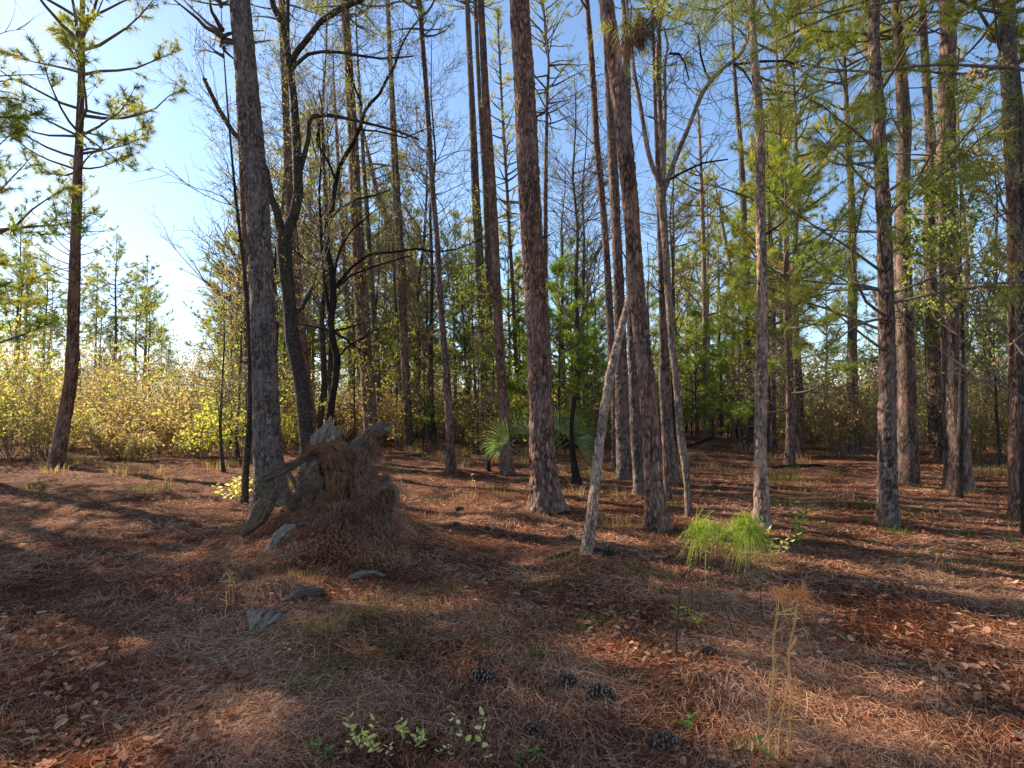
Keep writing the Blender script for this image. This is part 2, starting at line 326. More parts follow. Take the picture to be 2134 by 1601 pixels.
# ------------------------------------------------------------------ fallen needles, leaves, grass (uncountable stuff)
def scatter(n, y0, y1, rng, pw=2.0, xf=1.0):
    u = rng.uniform(0, 1, n)
    y = (y0**(1-pw)+u*(y1**(1-pw)-y0**(1-pw)))**(1/(1-pw)) if pw != 1 else y0*(y1/y0)**u
    x = rng.uniform(-1, 1, n)*(y*1.0+.6)*xf
    return x, y
def straw():
    rng = np.random.default_rng(3); x, y = scatter(250000, 1.7, 24, rng, 1.9)
    xs, ys_ = rng.uniform(-3.1, -1.0, 26000), rng.uniform(4.9, 7.1, 26000); x = np.append(x, xs); y = np.append(y, ys_)
    n = len(x); fl = (vn(x*.7, y*.7, s=77)*2*np.pi*1.2); ang = fl+rng.normal(0, .9, n); L = rng.uniform(.09, .21, n); w = np.maximum(.0022, .00052*y)*rng.uniform(.8, 1.3, n)
    bend = rng.normal(0, .28, n); pts = []
    for k, s in enumerate((-.5, -.1, .25, .5)):
        aa = ang+bend*s*2; px = x+np.cos(aa)*L*s; py = y+np.sin(aa)*L*s
        pts.append(np.stack([px, py, hgt(px, py)+.003+rng.random(n)**2*.03+(rng.random(n) < .04)*rng.uniform(0, .05, n)], 1))
    dv = nrm(pts[3]-pts[0]); S = np.stack([-dv[:, 1], dv[:, 0], rng.normal(0, .5, n)], 1); S = nrm(S)*w[:, None]*.5
    V = np.stack([pts[0]-S, pts[0]+S, pts[1]-S, pts[1]+S, pts[2]-S, pts[2]+S, pts[3]], 1).reshape(-1, 3)
    f = np.array([[0, 1, 3], [0, 3, 2], [2, 3, 5], [2, 5, 4], [4, 5, 6]])
    F = (f[None]+(np.arange(n)*7)[:, None, None]).reshape(-1, 3)
    tag(mk('pine_straw', [(V, F, 0, False)], [M['straw']]), 'reddish brown fallen pine needles carpeting the forest floor', 'pine straw', kind='stuff')
straw()
def litter():
    rng = np.random.default_rng(4); x, y = scatter(11000, 1.8, 16, rng, 2.0); k = vn(x*1.1, y*1.1, s=41) > .42; x, y = x[k], y[k]
    n = len(x); a = rng.uniform(0, 2*np.pi, n); P = np.stack([x, y, hgt(x, y)+.018+rng.uniform(0, .018, n)], 1)
    D = np.stack([np.cos(a), np.sin(a), rng.normal(0, .22, n)], 1)
    S = nrm(np.stack([-np.sin(a), np.cos(a), rng.normal(0, .35, n)], 1)); D = nrm(D); Nn = np.cross(D, S)
    L = rng.uniform(.03, .075, n)[:, None]; w = L*rng.uniform(.4, .65, n)[:, None]; cu = rng.uniform(-.3, .45, n)[:, None]
    V = np.stack([P, P+D*L*.3+S*w*.5+Nn*w*cu, P+D*L*.55+S*w*.4+Nn*w*cu, P+D*L*.7+S*w*.5+Nn*w*cu, P+D*L+Nn*L*cu*.5,
                  P+D*L*.7-S*w*.45+Nn*w*cu, P+D*L*.5-S*w*.35+Nn*w*cu, P+D*L*.3-S*w*.5+Nn*w*cu, P+D*L*.5], 1).reshape(-1, 3)
    f = np.array([[8, i, i+1] for i in range(0, 7)]+[[8, 7, 0]]); F = (f[None]+(np.arange(n)*9)[:, None, None]).reshape(-1, 3)
    tag(mk('fallen_leaves', [(V, F, 0, False)], [M['leaf_dead']]), 'curled brown and pinkish dead leaves scattered over the pine straw', 'dead leaves', kind='stuff')
litter()
def sticks():
    rng = np.random.default_rng(14); x, y = scatter(420, 2.0, 14, rng, 1.6); tb = Tubes()
    for a, b in zip(x, y):
        L = rng.uniform(.08, .45); an = rng.uniform(0, 6.28); r = rng.uniform(.0015, .005); P = []
        for t in np.linspace(-.5, .5, 5): u, v = a+math.cos(an)*L*t+rng.normal(0, .008), b+math.sin(an)*L*t+rng.normal(0, .008); P.append([u, v, float(hgt(u, v))+.014+r])
        tb.add(P, np.linspace(r, r*.4, 5), 5, 5)
    tag(mk('fallen_twigs', tb.part(), [M['twig']]), 'small dark dead twigs scattered over the pine straw', 'twigs', kind='stuff')
sticks()
def blades(cx, cy, n, h, r, w, rng, lean=.6):
    a = rng.uniform(0, 2*np.pi, n); rr = r*np.sqrt(rng.random(n)); x = cx+np.cos(a)*rr; y = cy+np.sin(a)*rr
    z = hgt(x, y); hh = h*rng.uniform(.45, 1.15, n); b = a+rng.normal(0, .6, n); le = rng.uniform(.1, lean, n)*hh
    B = np.stack([x, y, z], 1); Mi = B+np.stack([np.cos(b)*le*.3, np.sin(b)*le*.3, hh*.6], 1); E = B+np.stack([np.cos(b)*le, np.sin(b)*le, hh*rng.uniform(.5, 1, n)], 1)
    s = rng.uniform(0, np.pi, n); S = np.stack([np.cos(s), np.sin(s), 0*s], 1)*w*.5
    V = np.stack([B-S, B+S, Mi+S*.8, Mi-S*.8, E], 1).reshape(-1, 3); f = np.array([[0, 1, 2], [0, 2, 3], [3, 2, 4]])
    return V, (f[None]+(np.arange(n)*5)[:, None, None]).reshape(-1, 3)
def grasses():
    rng = np.random.default_rng(6); dry = []; grn = []
    x, y = scatter(430, 3.0, 40, rng, 1.0)
    for a, b in zip(x, y):
        k = vn(a*.4, b*.4, s=12)
        if b < 9 and k < .55: continue
        w = max(.0025, .0006*b); h = .10+.012*min(b, 18)
        if k+rng.normal(0, .12) > .62: grn.append(blades(a, b, 50, h*rng.uniform(.6, 1.2), .12+.008*b, w, rng))
        else: dry.append(blades(a, b, 60, h*rng.uniform(.6, 1.3), .12+.012*b, w, rng, .9))
    for px, py, n, h, r, kind in ((780, 1300, 90, .10, .10, 1), (870, 1262, 80, .09, .10, 1), (1205, 1310, 70, .06, .05, 1), (690, 1330, 130, .16, .12, 0), (1545, 1575, 40, .14, .05, 1),
                            (1470, 1270, 160, .14, .2, 0), (700, 1580, 60, .06, .1, 1), (1600, 1590, 60, .1, .12, 0), (1390, 1060, 120, .2, .2, 1), (1400, 1000, 120, .3, .25, 1),
                            (1080, 1085, 60, .1, .25, 0), (1150, 1090, 60, .1, .2, 0), (1290, 1110, 110, .22, .25, 0), (900, 1040, 80, .1, .25, 1), (1630, 1000, 200, .35, .4, 1), (1640, 1060, 90, .3, .3, 1),
                            (1612, 1590, 50, .35, .07, 0), (640, 1230, 160, .12, .16, 0), (540, 1220, 120, .1, .2, 0), (1450, 1300, 100, .12, .2, 0), (930, 1590, 70, .07, .1, 0), (1090, 1585, 50, .07, .1, 1)):
        p = gnd(px, py); (grn if kind else dry).append(blades(p[0], p[1], n, h, r, max(.002, .0006*p[1]), rng))
    tag(mk('dry_grass', [(v, f, 0, False) for v, f in dry], [M['grass_dry']]), 'tan dry grass tufts scattered through the pine straw', 'grass', kind='stuff')
    tag(mk('green_grass', [(v, f, 0, False) for v, f in grn], [M['grass_green']]), 'low green grass tufts growing out of the pine straw', 'grass', kind='stuff')
grasses()

# ------------------------------------------------------------------ trunk surface
def trunk_mesh(P, Rr, rng, seg=None, sides=36, amp=.07, flare=.35, name_s=0, fz=9.0, wood=False, cell=.042):
    """P (n,3) polyline base->top, Rr radii; returns bark-displaced tube part"""
    P = np.asarray(P, float); Rr = np.asarray(Rr, float)
    L = np.concatenate([[0], np.cumsum(np.linalg.norm(np.diff(P, axis=0), axis=1))])
    n = seg or int(min(900, max(30, L[-1]/(.016 if sides > 40 else .03))))
    t = np.linspace(0, L[-1], n)
    # smooth interpolation (catmull-ish by repeated averaging of linear interp)
    Q = np.stack([np.interp(t, L, P[:, i]) for i in range(3)], 1); q = np.interp(t, L, Rr)
    kk = max(3, int(n*.03))|1; ker = np.ones(kk)/kk
    for _ in range(2):
        Qp = np.pad(Q, ((kk//2, kk//2), (0, 0)), 'reflect', reflect_type='odd'); Q = np.stack([np.convolve(Qp[:, i], ker, 'valid') for i in range(3)], 1)
    T = nrm(np.gradient(Q, axis=0)); ref = np.array([0, 1, 0.02]) if abs(T[:, 1]).mean() < .8 else np.array([1., 0, 0])
    U = nrm(np.cross(T, ref)); Vv = np.cross(T, U); a = np.arange(sides)*2*np.pi/sides
    A, Tt = np.meshgrid(a, t); s = int(rng.integers(1, 9999)); q0 = q[:, None]
    lum = vn(np.cos(A)*1.2, np.sin(A)*1.2, Tt*1.1, s=s+9)-.5
    if wood:
        k = 2.2+q.mean()*20; ca, sa = np.cos(A+.4*lum)*k, np.sin(A+.4*lum)*k
        n1 = fbm(ca, sa, Tt*2.2, s=s, o=3); n2 = fbm(ca*2.5, sa*2.5, Tt*7, s=s+3, o=2); n3 = fbm(np.cos(A)*1.3, np.sin(A)*1.3, Tt*9, s=s+5, o=3)
        cr = np.clip(1-np.abs(n1-.5)*11, 0, 1)*np.clip(n3*2.6-.6, 0, 1); gr = np.clip(1-cr-.9*np.clip(.5-n2, 0, 1)*1.6, 0, 1)*(.3+1.3*n3)
        n4 = fbm(np.cos(A)*k*3, np.sin(A)*k*3, Tt*26, s=s+11, o=2); rr = q0*(1+amp*(1.6*(n1-.5)+1.2*(n2-.5)-1.1*cr+3.0*(n3-.5)+1.3*(n4-.5))+.4*lum)
    else:
        cw = min(cell, q.mean()*1.1); nu = max(5, int(round(2*np.pi*q.mean()/cw))); uu = A/(2*np.pi)*nu+(fbm(np.cos(A)*4, np.sin(A)*4, Tt*7, s=s+2, o=3)-.5)*2.6; vv = Tt/(cw*3.0)
        ui, vi = np.floor(uu).astype(np.int64), np.floor(vv).astype(np.int64); f1 = np.full(A.shape, 9.); f2 = f1.copy(); cr_ = np.zeros(A.shape)
        for a_ in (-1, 0, 1):
            for b_ in (-1, 0, 1):
                cu = (ui+a_) % nu; cv_ = vi+b_; ju = _h(cu, cv_, 0*cu, s)*1.15-.08; jv = _h(cu, cv_, 0*cu+1, s)
                dd = np.hypot(ui+a_+.15+.7*ju-uu, vi+b_+.15+.7*jv-vv); c_ = _h(cu, cv_, 0*cu+2, s)
                less = dd < f1; f2 = np.where(less, f1, np.minimum(f2, dd)); cr_ = np.where(less, c_, cr_); f1 = np.where(less, dd, f1)
        pl = np.clip((f2-f1)*3.2, 0, 1); fine = fbm(np.cos(A)*nu*.8, np.sin(A)*nu*.8, Tt*22, s=s+3, o=2)
        wr = np.clip(fbm(np.cos(A)*2.5, np.sin(A)*2.5, Tt*2.4, s=s+7, o=3)*4-1.5, 0, 1); pl = pl*wr+(1-wr)*(.35+.9*fbm(np.cos(A)*nu*.5, np.sin(A)*nu*.5, Tt*4, s=s+8, o=3))
        gr = np.clip(.12+pl*1.0, 0, 1)*(.6+.5*cr_)*(.6+.8*fine)
        hgt_ = min(.16, .011/max(q.mean(), .02))*(amp/.075)
        rr = q0*(1+hgt_*(pl-.6+.9*(cr_-.5)*pl+.7*(fine-.5))+.10*lum)
    rr = rr*(1+flare*np.exp(-Tt/.16)*(1+.5*np.sin(A*4+s))+ .12*(flare > 0)*np.exp(-Tt/.7))
    V = Q[:, None]+rr[..., None]*(U[:, None]*np.cos(A)[..., None]+Vv[:, None]*np.sin(A)[..., None])
    i, j = np.meshgrid(np.arange(n-1), np.arange(sides), indexing='ij'); j2 = (j+1) % sides
    qd = np.stack([i*sides+j, i*sides+j2, (i+1)*sides+j2, (i+1)*sides+j], -1).reshape(-1, 4)
    F = np.concatenate([qd[:, [0, 1, 2]], qd[:, [0, 2, 3]], np.array([[(n-1)*sides, (n-1)*sides+x, (n-1)*sides+x+1] for x in range(1, sides-1)])])
    return V.reshape(-1, 3), F, 0, True, gr.ravel()

# ------------------------------------------------------------------ crowns
def unit(az, el): return np.array([math.cos(az)*math.cos(el), math.sin(az)*math.cos(el), math.sin(el)])
def limb(p, d, L, rng, n=6, wig=.12, up=.1):
    pts = [np.array(p, float)]; d = np.array(d, float)
    for i in range(n):
        d = d+rng.normal(0, wig, 3); d[2] += up; d = d/np.linalg.norm(d); pts.append(pts[-1]+d*L/n)
    return np.array(pts)
def ip(pts, t):
    x = t*(len(pts)-1); i = min(int(x), len(pts)-2); f = x-i; return pts[i]*(1-f)+pts[i+1]*f
def pine_crown(rng, axis, z0, z1, spread, per=3.2, sp=.42, den=1.0, tl=.2, tn=26, tw=.006, shape=1.0, br0=.05, droop=.15, two=False, dead=0, dz=3.0, clump=.62):
    """axis(z)->point on the trunk. returns Tubes, tuft P, tuft A"""
    tb = Tubes(); TP = []; TA = []
    z = z0-(dz if dead else 0); az = rng.uniform(0, 6.28)
    nz = int(rng.integers(0, 9999))
    while z < z1:
        t = (z-z0)/(z1-z0); isdead = t < 0
        nb = rng.poisson(per if not isdead else dead*sp*1.0)
        for b in range(nb):
            az += 2.4+rng.normal(0, .5); p = axis(z+rng.uniform(-.1, .1))
            if isdead:
                L = spread*rng.uniform(.15, .75); pts = limb(p, unit(az, rng.uniform(-.2, .5)), L, rng, 5, .2, -.02)
                tb.add(pts, np.linspace(.014, .003, 6)*(.5+L*.4), 6, 4)
                for q in range(int(L*4)):
                    m = ip(pts, rng.uniform(.2, 1)); tb.add(limb(m, unit(az+rng.normal(0, 1.2), rng.normal(0, .5)), L*rng.uniform(.15, .4), rng, 3, .25), [.006, .003, .0015], 4, 3)
                continue
            sh = (1-t)**.75*(.55+.9*min(1, t*3+.15)) if shape else 1-t
            L = max(.3, spread*sh*rng.uniform(.55, 1.15)); el = .05+t*.75+rng.normal(0, .15)
            pts = limb(p, unit(az, el), L, rng, 6, .13, .07); tb.add(pts, np.linspace(1, .15, 7)*(.008+br0*L/spread*.7), 7, 5)
            nl = max(3, int(L*5.5*den))
            for q in range(nl):
                u = rng.uniform(.3, 1)**.8; m = ip(pts, u); dd = pts[-1]-pts[-2]; dd = dd/np.linalg.norm(dd)
                pe = np.cross(dd, rng.normal(0, 1, 3)); pe[2] *= .5; d2 = dd*.7+pe/np.linalg.norm(pe)*.8; d2[2] += .15
                l2 = (.25+.3*L*.35*(1.2-u))*rng.uniform(.6, 1.3); s2 = limb(m, d2/np.linalg.norm(d2), l2, rng, 3, .15, .1)
                tb.add(s2, [.008, .006, .004, .003], 4, 3)
                if vn(m[0]*.9, m[1]*.9, m[2]*.9, s=nz) < .30: continue
                for e in range(1+int(rng.random() < clump)+int(rng.random() < clump*.6)):
                    w = 1-.38*e; TP.append(ip(s2, max(.1, w))); TA.append(s2[-1]-s2[-2]+rng.normal(0, .35*l2/3, 3))
            TP.append(pts[-1]); TA.append(pts[-1]-pts[-2])
        z += sp*rng.uniform(.7, 1.3)
    TP.append(axis(z1)); TA.append(np.array([0, 0, 1.]))
    TP = np.array(TP); TA = np.array(TA)
    V, F = needles(TP, TA, tn, tl, tw, rng, droop=droop, two=two, hi=85)
    return tb, (V, F)
def bare_crown(rng, tb, starts, depth=3, leaf=.02, lp=None, kids=(4, 7), rmin=.0022, up=.08, wig=.16):
    """starts: list of (p, d, L, r). Adds twigs to tb; returns leaf positions"""
    LP, LD = [], []
    def rec(p, d, L, r, k):
        pts = limb(p, d, L, rng, 5, wig, up); tb.add(pts, np.linspace(r, max(rmin, r*.35), 6), 6 if k else 5, 5 if r > .012 else 3)
        if k == 0:
            for q in range(rng.poisson(lp if lp is not None else 4)):
                LP.append(ip(pts, rng.uniform(.2, 1))); LD.append(rng.normal(0, 1, 3)+np.array([0, 0, .4]))
            return
        for q in range(rng.integers(*kids)):
            u = rng.uniform(.25, 1); m = ip(pts, u); dd = pts[-1]-pts[0]; dd = dd/np.linalg.norm(dd)
            pe = np.cross(dd, rng.normal(0, 1, 3)); d2 = dd*.75+pe/np.linalg.norm(pe)*.75
            rec(m, d2/np.linalg.norm(d2), L*rng.uniform(.35, .62), max(rmin, r*.5), k-1)
    for s in starts: rec(*s, depth)
    return np.array(LP).reshape(-1, 3), np.array(LD).reshape(-1, 3)

# ------------------------------------------------------------------ named trees, traced at their own depth
def world_line(pts, d, bow=.0, rng=None):
    P, Rr = [], []
    for px, py, w in pts:
        r = ray(px, py); t = d/r[1]; P.append(np.array([0, 0, CAM_H])+r*t); Rr.append(w*.5*t/FP)
    return np.array(P), np.array(Rr)
def extend(P, Rr, H, rng, taper=.45, ktop=2):
    """carry the trunk on from where the frame cuts it, up to height H"""
    dirv = P[-1]-P[-1-ktop]; dirv = dirv/dirv[2]; dz = H-P[-1][2]
    if dz <= 0: return P, Rr
    add = [P[-1]+dirv*dz*s*(1-.25*s)+np.array([0, 0, dz*s*.25*s]) for s in (.33, .66, 1)]
    for a, s in zip(add, (.33, .66, 1)): a[2] = P[-1][2]+dz*s
    return np.vstack([P, add]), np.append(Rr, [Rr[-1]*(1-(1-.1)*s) for s in (.33, .66, .97)])
def axis_of(P):
    def f(z): return np.array([np.interp(z, P[:, 2], P[:, 0]), np.interp(z, P[:, 2], P[:, 1]), z])
    return f
def pine(pts, label, base=None, H=None, cz=None, spread=2.4, mat='bark', seed=0, stubs=5, dead=.0, dz=3, tufts=True, ftn=24, name='pine_tree', group=None, needle='pine', tl=.2, den=.62, sides=36, amp=.075, per=3.0):
    rng = np.random.default_rng(100+seed)
    d = gnd(*(base or pts[0][:2]))[1]
    H = H or max(20, d*.74+9); cz = cz or max(H*.58, d*.74+1.2)
    P, Rr = world_line(pts, d); bx, by = P[0][0], P[0][1]; gz = float(hgt(bx, by))
    P[0, 2] = gz-.05
    if len(P) > 2: P[1:-1, 1] += rng.normal(0, .03, len(P)-2)
    P, Rr = extend(P, Rr, H, rng)
    org = np.array([bx, by, gz]); root = thing(name, org, label, 'tree', group)
    mk('trunk', [trunk_mesh(P, Rr, rng, sides=sides, amp=amp)], [M[mat]], root, org)
    ax = axis_of(P); Rz = lambda z: np.interp(z, P[:, 2], Rr)
    if stubs:
        for k in range(stubs):
            z = rng.uniform(2.2, min(H*.6, 9)); a = rng.uniform(0, 6.28); dd = unit(a, .3); p = ax(z)+dd*Rz(z)*.8
            L = rng.uniform(.03, .12) if rng.random() < .6 else rng.uniform(.2, .5)
            tb = Tubes(); tb.add(limb(p, dd, L, rng, 3, .1), [.016, .014, .008, .004], 4, 6)
            mk('branch_stub', tb.part(), [M['twig_dark']], root, org)
    if tufts:
        tb, nd = pine_crown(rng, ax, cz, H, spread, per=per, dead=dead, dz=dz, tn=ftn, den=den, tl=tl, tw=.0065)
        mk('crown', tb.part(0)+[(nd[0], nd[1], 1, False)], [M['twig'], M[needle]], root, org)
    return root, P, Rr, ax

pine([(566,1047,60),(560,950,53),(556,800,49),(545,600,46),(534,400,45),(517,200,44),(500,0,40)], 'thick grey straight pine trunk close behind the uprooted stump, farthest left of the near trunks', H=21, mat='bark_grey', seed=1, stubs=9, sides=96)
pine([(530,957,27),(524,800,26),(517,600,25),(512,400,24),(505,200,22),(497,0,18)], 'reddish pine trunk half hidden behind the left side of the thick grey pine', mat='bark_red', seed=2)
pine([(656,962,26),(650,900,24),(638,800,22),(626,700,21),(620,600,21),(612,500,18),(603,400,16),(600,300,15),(595,200,14),(587,0,13)], 'reddish pine trunk rising just behind the forked dark oak', mat='bark_red', seed=3)
pine([(778,965,30),(772,900,28),(767,800,28),(758,700,28),(752,600,27),(746,500,25),(740,400,23),(735,300,21),(730,200,19),(725,100,16),(718,0,17)], 'reddish pine with leafy vines on it, behind the right horn of the stump', mat='bark_red', seed=4)
pine([(855,936,19),(851,880,18),(846,800,17),(841,700,17),(838,600,17),(833,500,17),(826,400,16),(821,300,14),(817,200,11),(811,100,9),(808,0,9)], 'slim grey brown pine midway between the vine-hung pine and the thin leaning pine', mat='bark', seed=5)
pine([(941,984,18),(937,900,15),(932,800,15),(923,700,13),(916,600,12),(911,500,11),(902,400,11),(889,200,10),(874,0,9)], 'thin dark pine leaning left, alone in front of the open sky gap', mat='bark', seed=6, H=15, cz=10.5, spread=1.5)
pine([(1017,924,22),(1012,800,20),(1007,700,19),(1002,600,19),(997,500,18),(991,400,17),(983,200,13),(973,0,11)], 'dark pine trunk, leftmost of the close trio left of the big central pine', mat='bark', seed=7)
pine([(1029,920,15),(1024,800,14),(1021,700,13),(1019,600,13),(1013,400,13),(999,200,9),(990,0,8)], 'thinner pine trunk seen between the two stouter trunks of the trio', mat='bark_grey', seed=8)
pine([(1057,986,24),(1052,900,19),(1046,800,19),(1040,700,19),(1035,600,18),(1031,500,17),(1026,400,17),(1012,200,15),(1002,0,13)], 'reddish pine trunk with its foot by the red seedling, nearest of the trio', mat='bark_red', seed=9)
pine([(1139,1074,58),(1133,1000,53),(1129,900,49),(1126,800,47),(1115,600,46),(1104,400,43),(1094,200,43),(1082,0,39)], 'thickest reddish brown pine in the middle with flaking bark and palmetto fans behind', H=22, mat='bark_red', seed=10, stubs=8, sides=110, amp=.09)
pine([(1285,976,17),(1280,800,16),(1273,700,15),(1268,600,14),(1262,500,13),(1253,400,13),(1244,300,13),(1238,200,12),(1231,100,12),(1223,0,9)], 'slim pine leaning left with bare twiggy limbs, left of the clustered right trunks', mat='bark', seed=12, dead=3, dz=8, H=17, cz=11.5)
pine([(1304,998,31),(1299,900,28),(1296,800,27),(1293,700,23),(1289,600,21),(1281,400,20),(1272,200,17),(1262,0,14)], 'dark stout pine trunk directly behind the pale leaning pole', mat='bark', seed=13)
r14 = pine([(1371,1115,42),(1361,1000,35),(1355,900,33),(1349,800,32),(1338,700,32),(1328,600,32),(1320,500,32),(1312,400,31),(1302,300,32),(1290,200,31),(1276,100,30),(1262,0,28)], 'reddish pine that the pale dead pole leans against', mat='bark_red', seed=14, H=19, stubs=7, sides=84)
pine([(1335,1034,23),(1324,900,20),(1319,800,19),(1316,700,19),(1313,500,17),(1310,400,16),(1307,200,14),(1302,0,14)], 'narrow dark pine trunk just left of and behind the reddish pine holding the pole', mat='bark_grey', seed=15)
pine([(1393,1046,14),(1385,900,13),(1381,800,13),(1380,700,12),(1376,600,10),(1373,450,8),(1368,300,7),(1362,100,6)], 'very slim dark pine stem left of the curving forked tree', mat='bark', seed=18, H=11, cz=8, spread=1.0, ftn=20)
pine([(1409,1012,15),(1403,960,14),(1397,900,14),(1391,800,11),(1386,700,10),(1383,600,10),(1380,500,9),(1376,300,8),(1374,100,8)], 'slim pine stem half hidden behind the curving forked tree', mat='bark', seed=19, H=14, cz=9, spread=1.3)
pine([(1589,1106,29),(1584,1000,24),(1586,900,22),(1587,800,22),(1587,600,20),(1588,400,19),(1584,300,18),(1578,200,17),(1573,100,15),(1568,0,14)], 'straight pine with pale peeling bark rising beside the bright green pine sapling', mat='bark_pale', seed=20, H=15, cz=9.0, spread=2.0, sides=72)
pine([(1563,926,14),(1558,700,13),(1556,570,12),(1552,500,12),(1548,400,12),(1544,300,10),(1534,200,8),(1528,100,7),(1524,0,6)], 'grey pine trunk disappearing into young pines left of the pale barked pine', mat='bark_grey', seed=21, dead=2, dz=6)
pine([(1471,916,12),(1469,700,11),(1468,600,10),(1466,500,9),(1463,400,8),(1458,300,6),(1455,230,5)], 'slender pale pine standing in the sky gap beyond the forked tree', mat='bark_pale', seed=22, H=15, cz=10, spread=1.8, dead=2, dz=6)
pine([(1528,915,9),(1528,750,8),(1527,650,7),(1526,580,7),(1520,545,6),(1514,510,6),(1508,480,6),(1501,440,5),(1494,405,4)], 'thin crooked pale tree behind the slender pine, bent leftward at its top', mat='bark_pale', seed=23, H=12.5, cz=10.5, spread=1.2, per=2)
pine([(1151,932,11),(1146,800,10),(1143,700,9),(1137,600,9),(1137,400,8),(1140,200,6),(1143,160,6),(1143,110,5),(1137,85,5),(1136,40,5),(1128,0,4)], 'thin crooked dark pine showing just right of the big central trunk', mat='bark', seed=24, H=20, cz=12.0, spread=2.0, dead=3, dz=7, stubs=2)
pine([(1081,920,9),(1078,800,8),(1073,700,8),(1069,600,7),(1062,500,7),(1057,400,6),(1051,300,6),(1045,200,5),(1040,100,4),(1037,20,3)], 'slender young pine with tufted short branches left of the big central trunk', mat='bark', seed=25, H=19, cz=8.5, spread=1.4, per=2.6, stubs=0, den=.7)
pine([(888,916,15),(890,850,15),(891,780,14),(882,700,14),(868,640,14),(850,600,14),(825,525,13),(815,490,12),(800,440,11),(784,400,10),(775,350,9)], 'bent tree trunk curving left behind the slim grey brown pine', mat='bark_pale', seed=26, H=16, cz=11.5, spread=2)
pine([(1650,965,12),(1645,800,11),(1640,600,9),(1634,450,8),(1629,380,7),(1622,200,6)], 'slim trunk behind the overhanging pine boughs at the right', mat='bark', seed=27, H=16, cz=9, spread=2.2)
pine([(735,925,12),(733,800,11),(728,700,10),(722,620,9),(716,520,8),(708,400,7),(700,250,6)], 'narrow red brown pine stem between the black crooked tree and the vine-hung pine', mat='bark_red', seed=28, H=17, spread=1.8)
pine([(795,930,12),(790,800,11),(782,700,11),(776,600,10),(766,450,9),(758,350,8),(750,200,6)], 'pine stem showing along the right edge of the vine-hung pine', mat='bark_grey', seed=29, H=18)
pine([(510,1045,12),(513,960,12),(520,880,11),(523,820,10),(520,700,8),(508,560,7),(490,400,5)], 'short dark slanting stem low beside the left foot of the thick grey pine', mat='bark_oak', seed=30, H=9, cz=7.4, spread=.9, ftn=14)

# ---- the forked oak, its limbs and tiny leaves
def oak():
    rng = np.random.default_rng(51); d = gnd(641, 985)[1]
    P, Rr = world_line([(645,985,30),(640,930,28),(628,800,28),(608,700,28),(600,600,26),(592,530,28),(591,500,30)], d)
    org = P[0].copy(); gz = float(hgt(org[0], org[1])); P[0, 2] = gz-.05; org[2] = gz
    root = thing('oak_tree', org, 'dark forked oak speckled with lichen, two arching limbs, behind the stump spire', 'tree')
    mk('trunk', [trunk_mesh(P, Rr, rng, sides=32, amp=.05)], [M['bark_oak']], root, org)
    LB = [[(591,505,18),(588,487,17),(578,437,15),(568,415,14),(560,360,13),(545,330,12),(520,310,11),(495,285,10),(468,240,9),(440,180,7)],
          [(592,510,22),(600,480,21),(613,450,21),(622,400,19),(619,300,17),(612,200,15),(604,140,14),(598,100,14),(588,50,13),(570,15,12),(555,-50,10),(540,-160,7)],
          [(604,138,13),(622,112,12),(643,95,12),(675,60,11),(713,42,11),(768,22,10),(800,12,9),(868,5,8),(930,-20,6)],
          [(606,150,8),(618,140,8),(648,122,7),(680,122,6),(718,128,6),(763,140,5),(806,150,4),(870,150,3)],
          [(622,370,9),(630,335,10),(640,288,10),(640,250,9),(648,235,9),(680,232,8),(718,238,7),(768,248,6),(818,260,5),(868,278,4)],
          [(598,105,8),(602,50,8),(605,0,7),(612,-80,5)],
          [(612,660,9),(625,640,9),(640,600,8),(648,560,6),(655,520,4)]]
    tb = Tubes(); ST = []
    for k, l in enumerate(LB):
        Q, q = world_line(l, d); n = len(Q); Q[:, 1] += np.linspace(0, 1, n)*rng.uniform(-.8, .8)*(k != 1)
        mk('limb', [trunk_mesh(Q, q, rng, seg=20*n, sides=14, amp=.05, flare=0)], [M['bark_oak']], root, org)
        for s in range(3*n):
            u = rng.uniform(.25, 1); m = ip(Q, u); dd = nrm(Q[-1]-Q[0]); dv = dd*.5+rng.normal(0, .6, 3); dv[2] += .25
            ST.append((m, dv/np.linalg.norm(dv), rng.uniform(.5, 1.6), .009))
    LP, LD = bare_crown(rng, tb, ST, 2, lp=3.2, kids=(3, 6))
    v, f = quads(LP, LD, .045, .022, rng)
    mk('crown', tb.part(0)+[(v, f, 1, False)], [M['twig'], M['spring']], root, org)
oak()
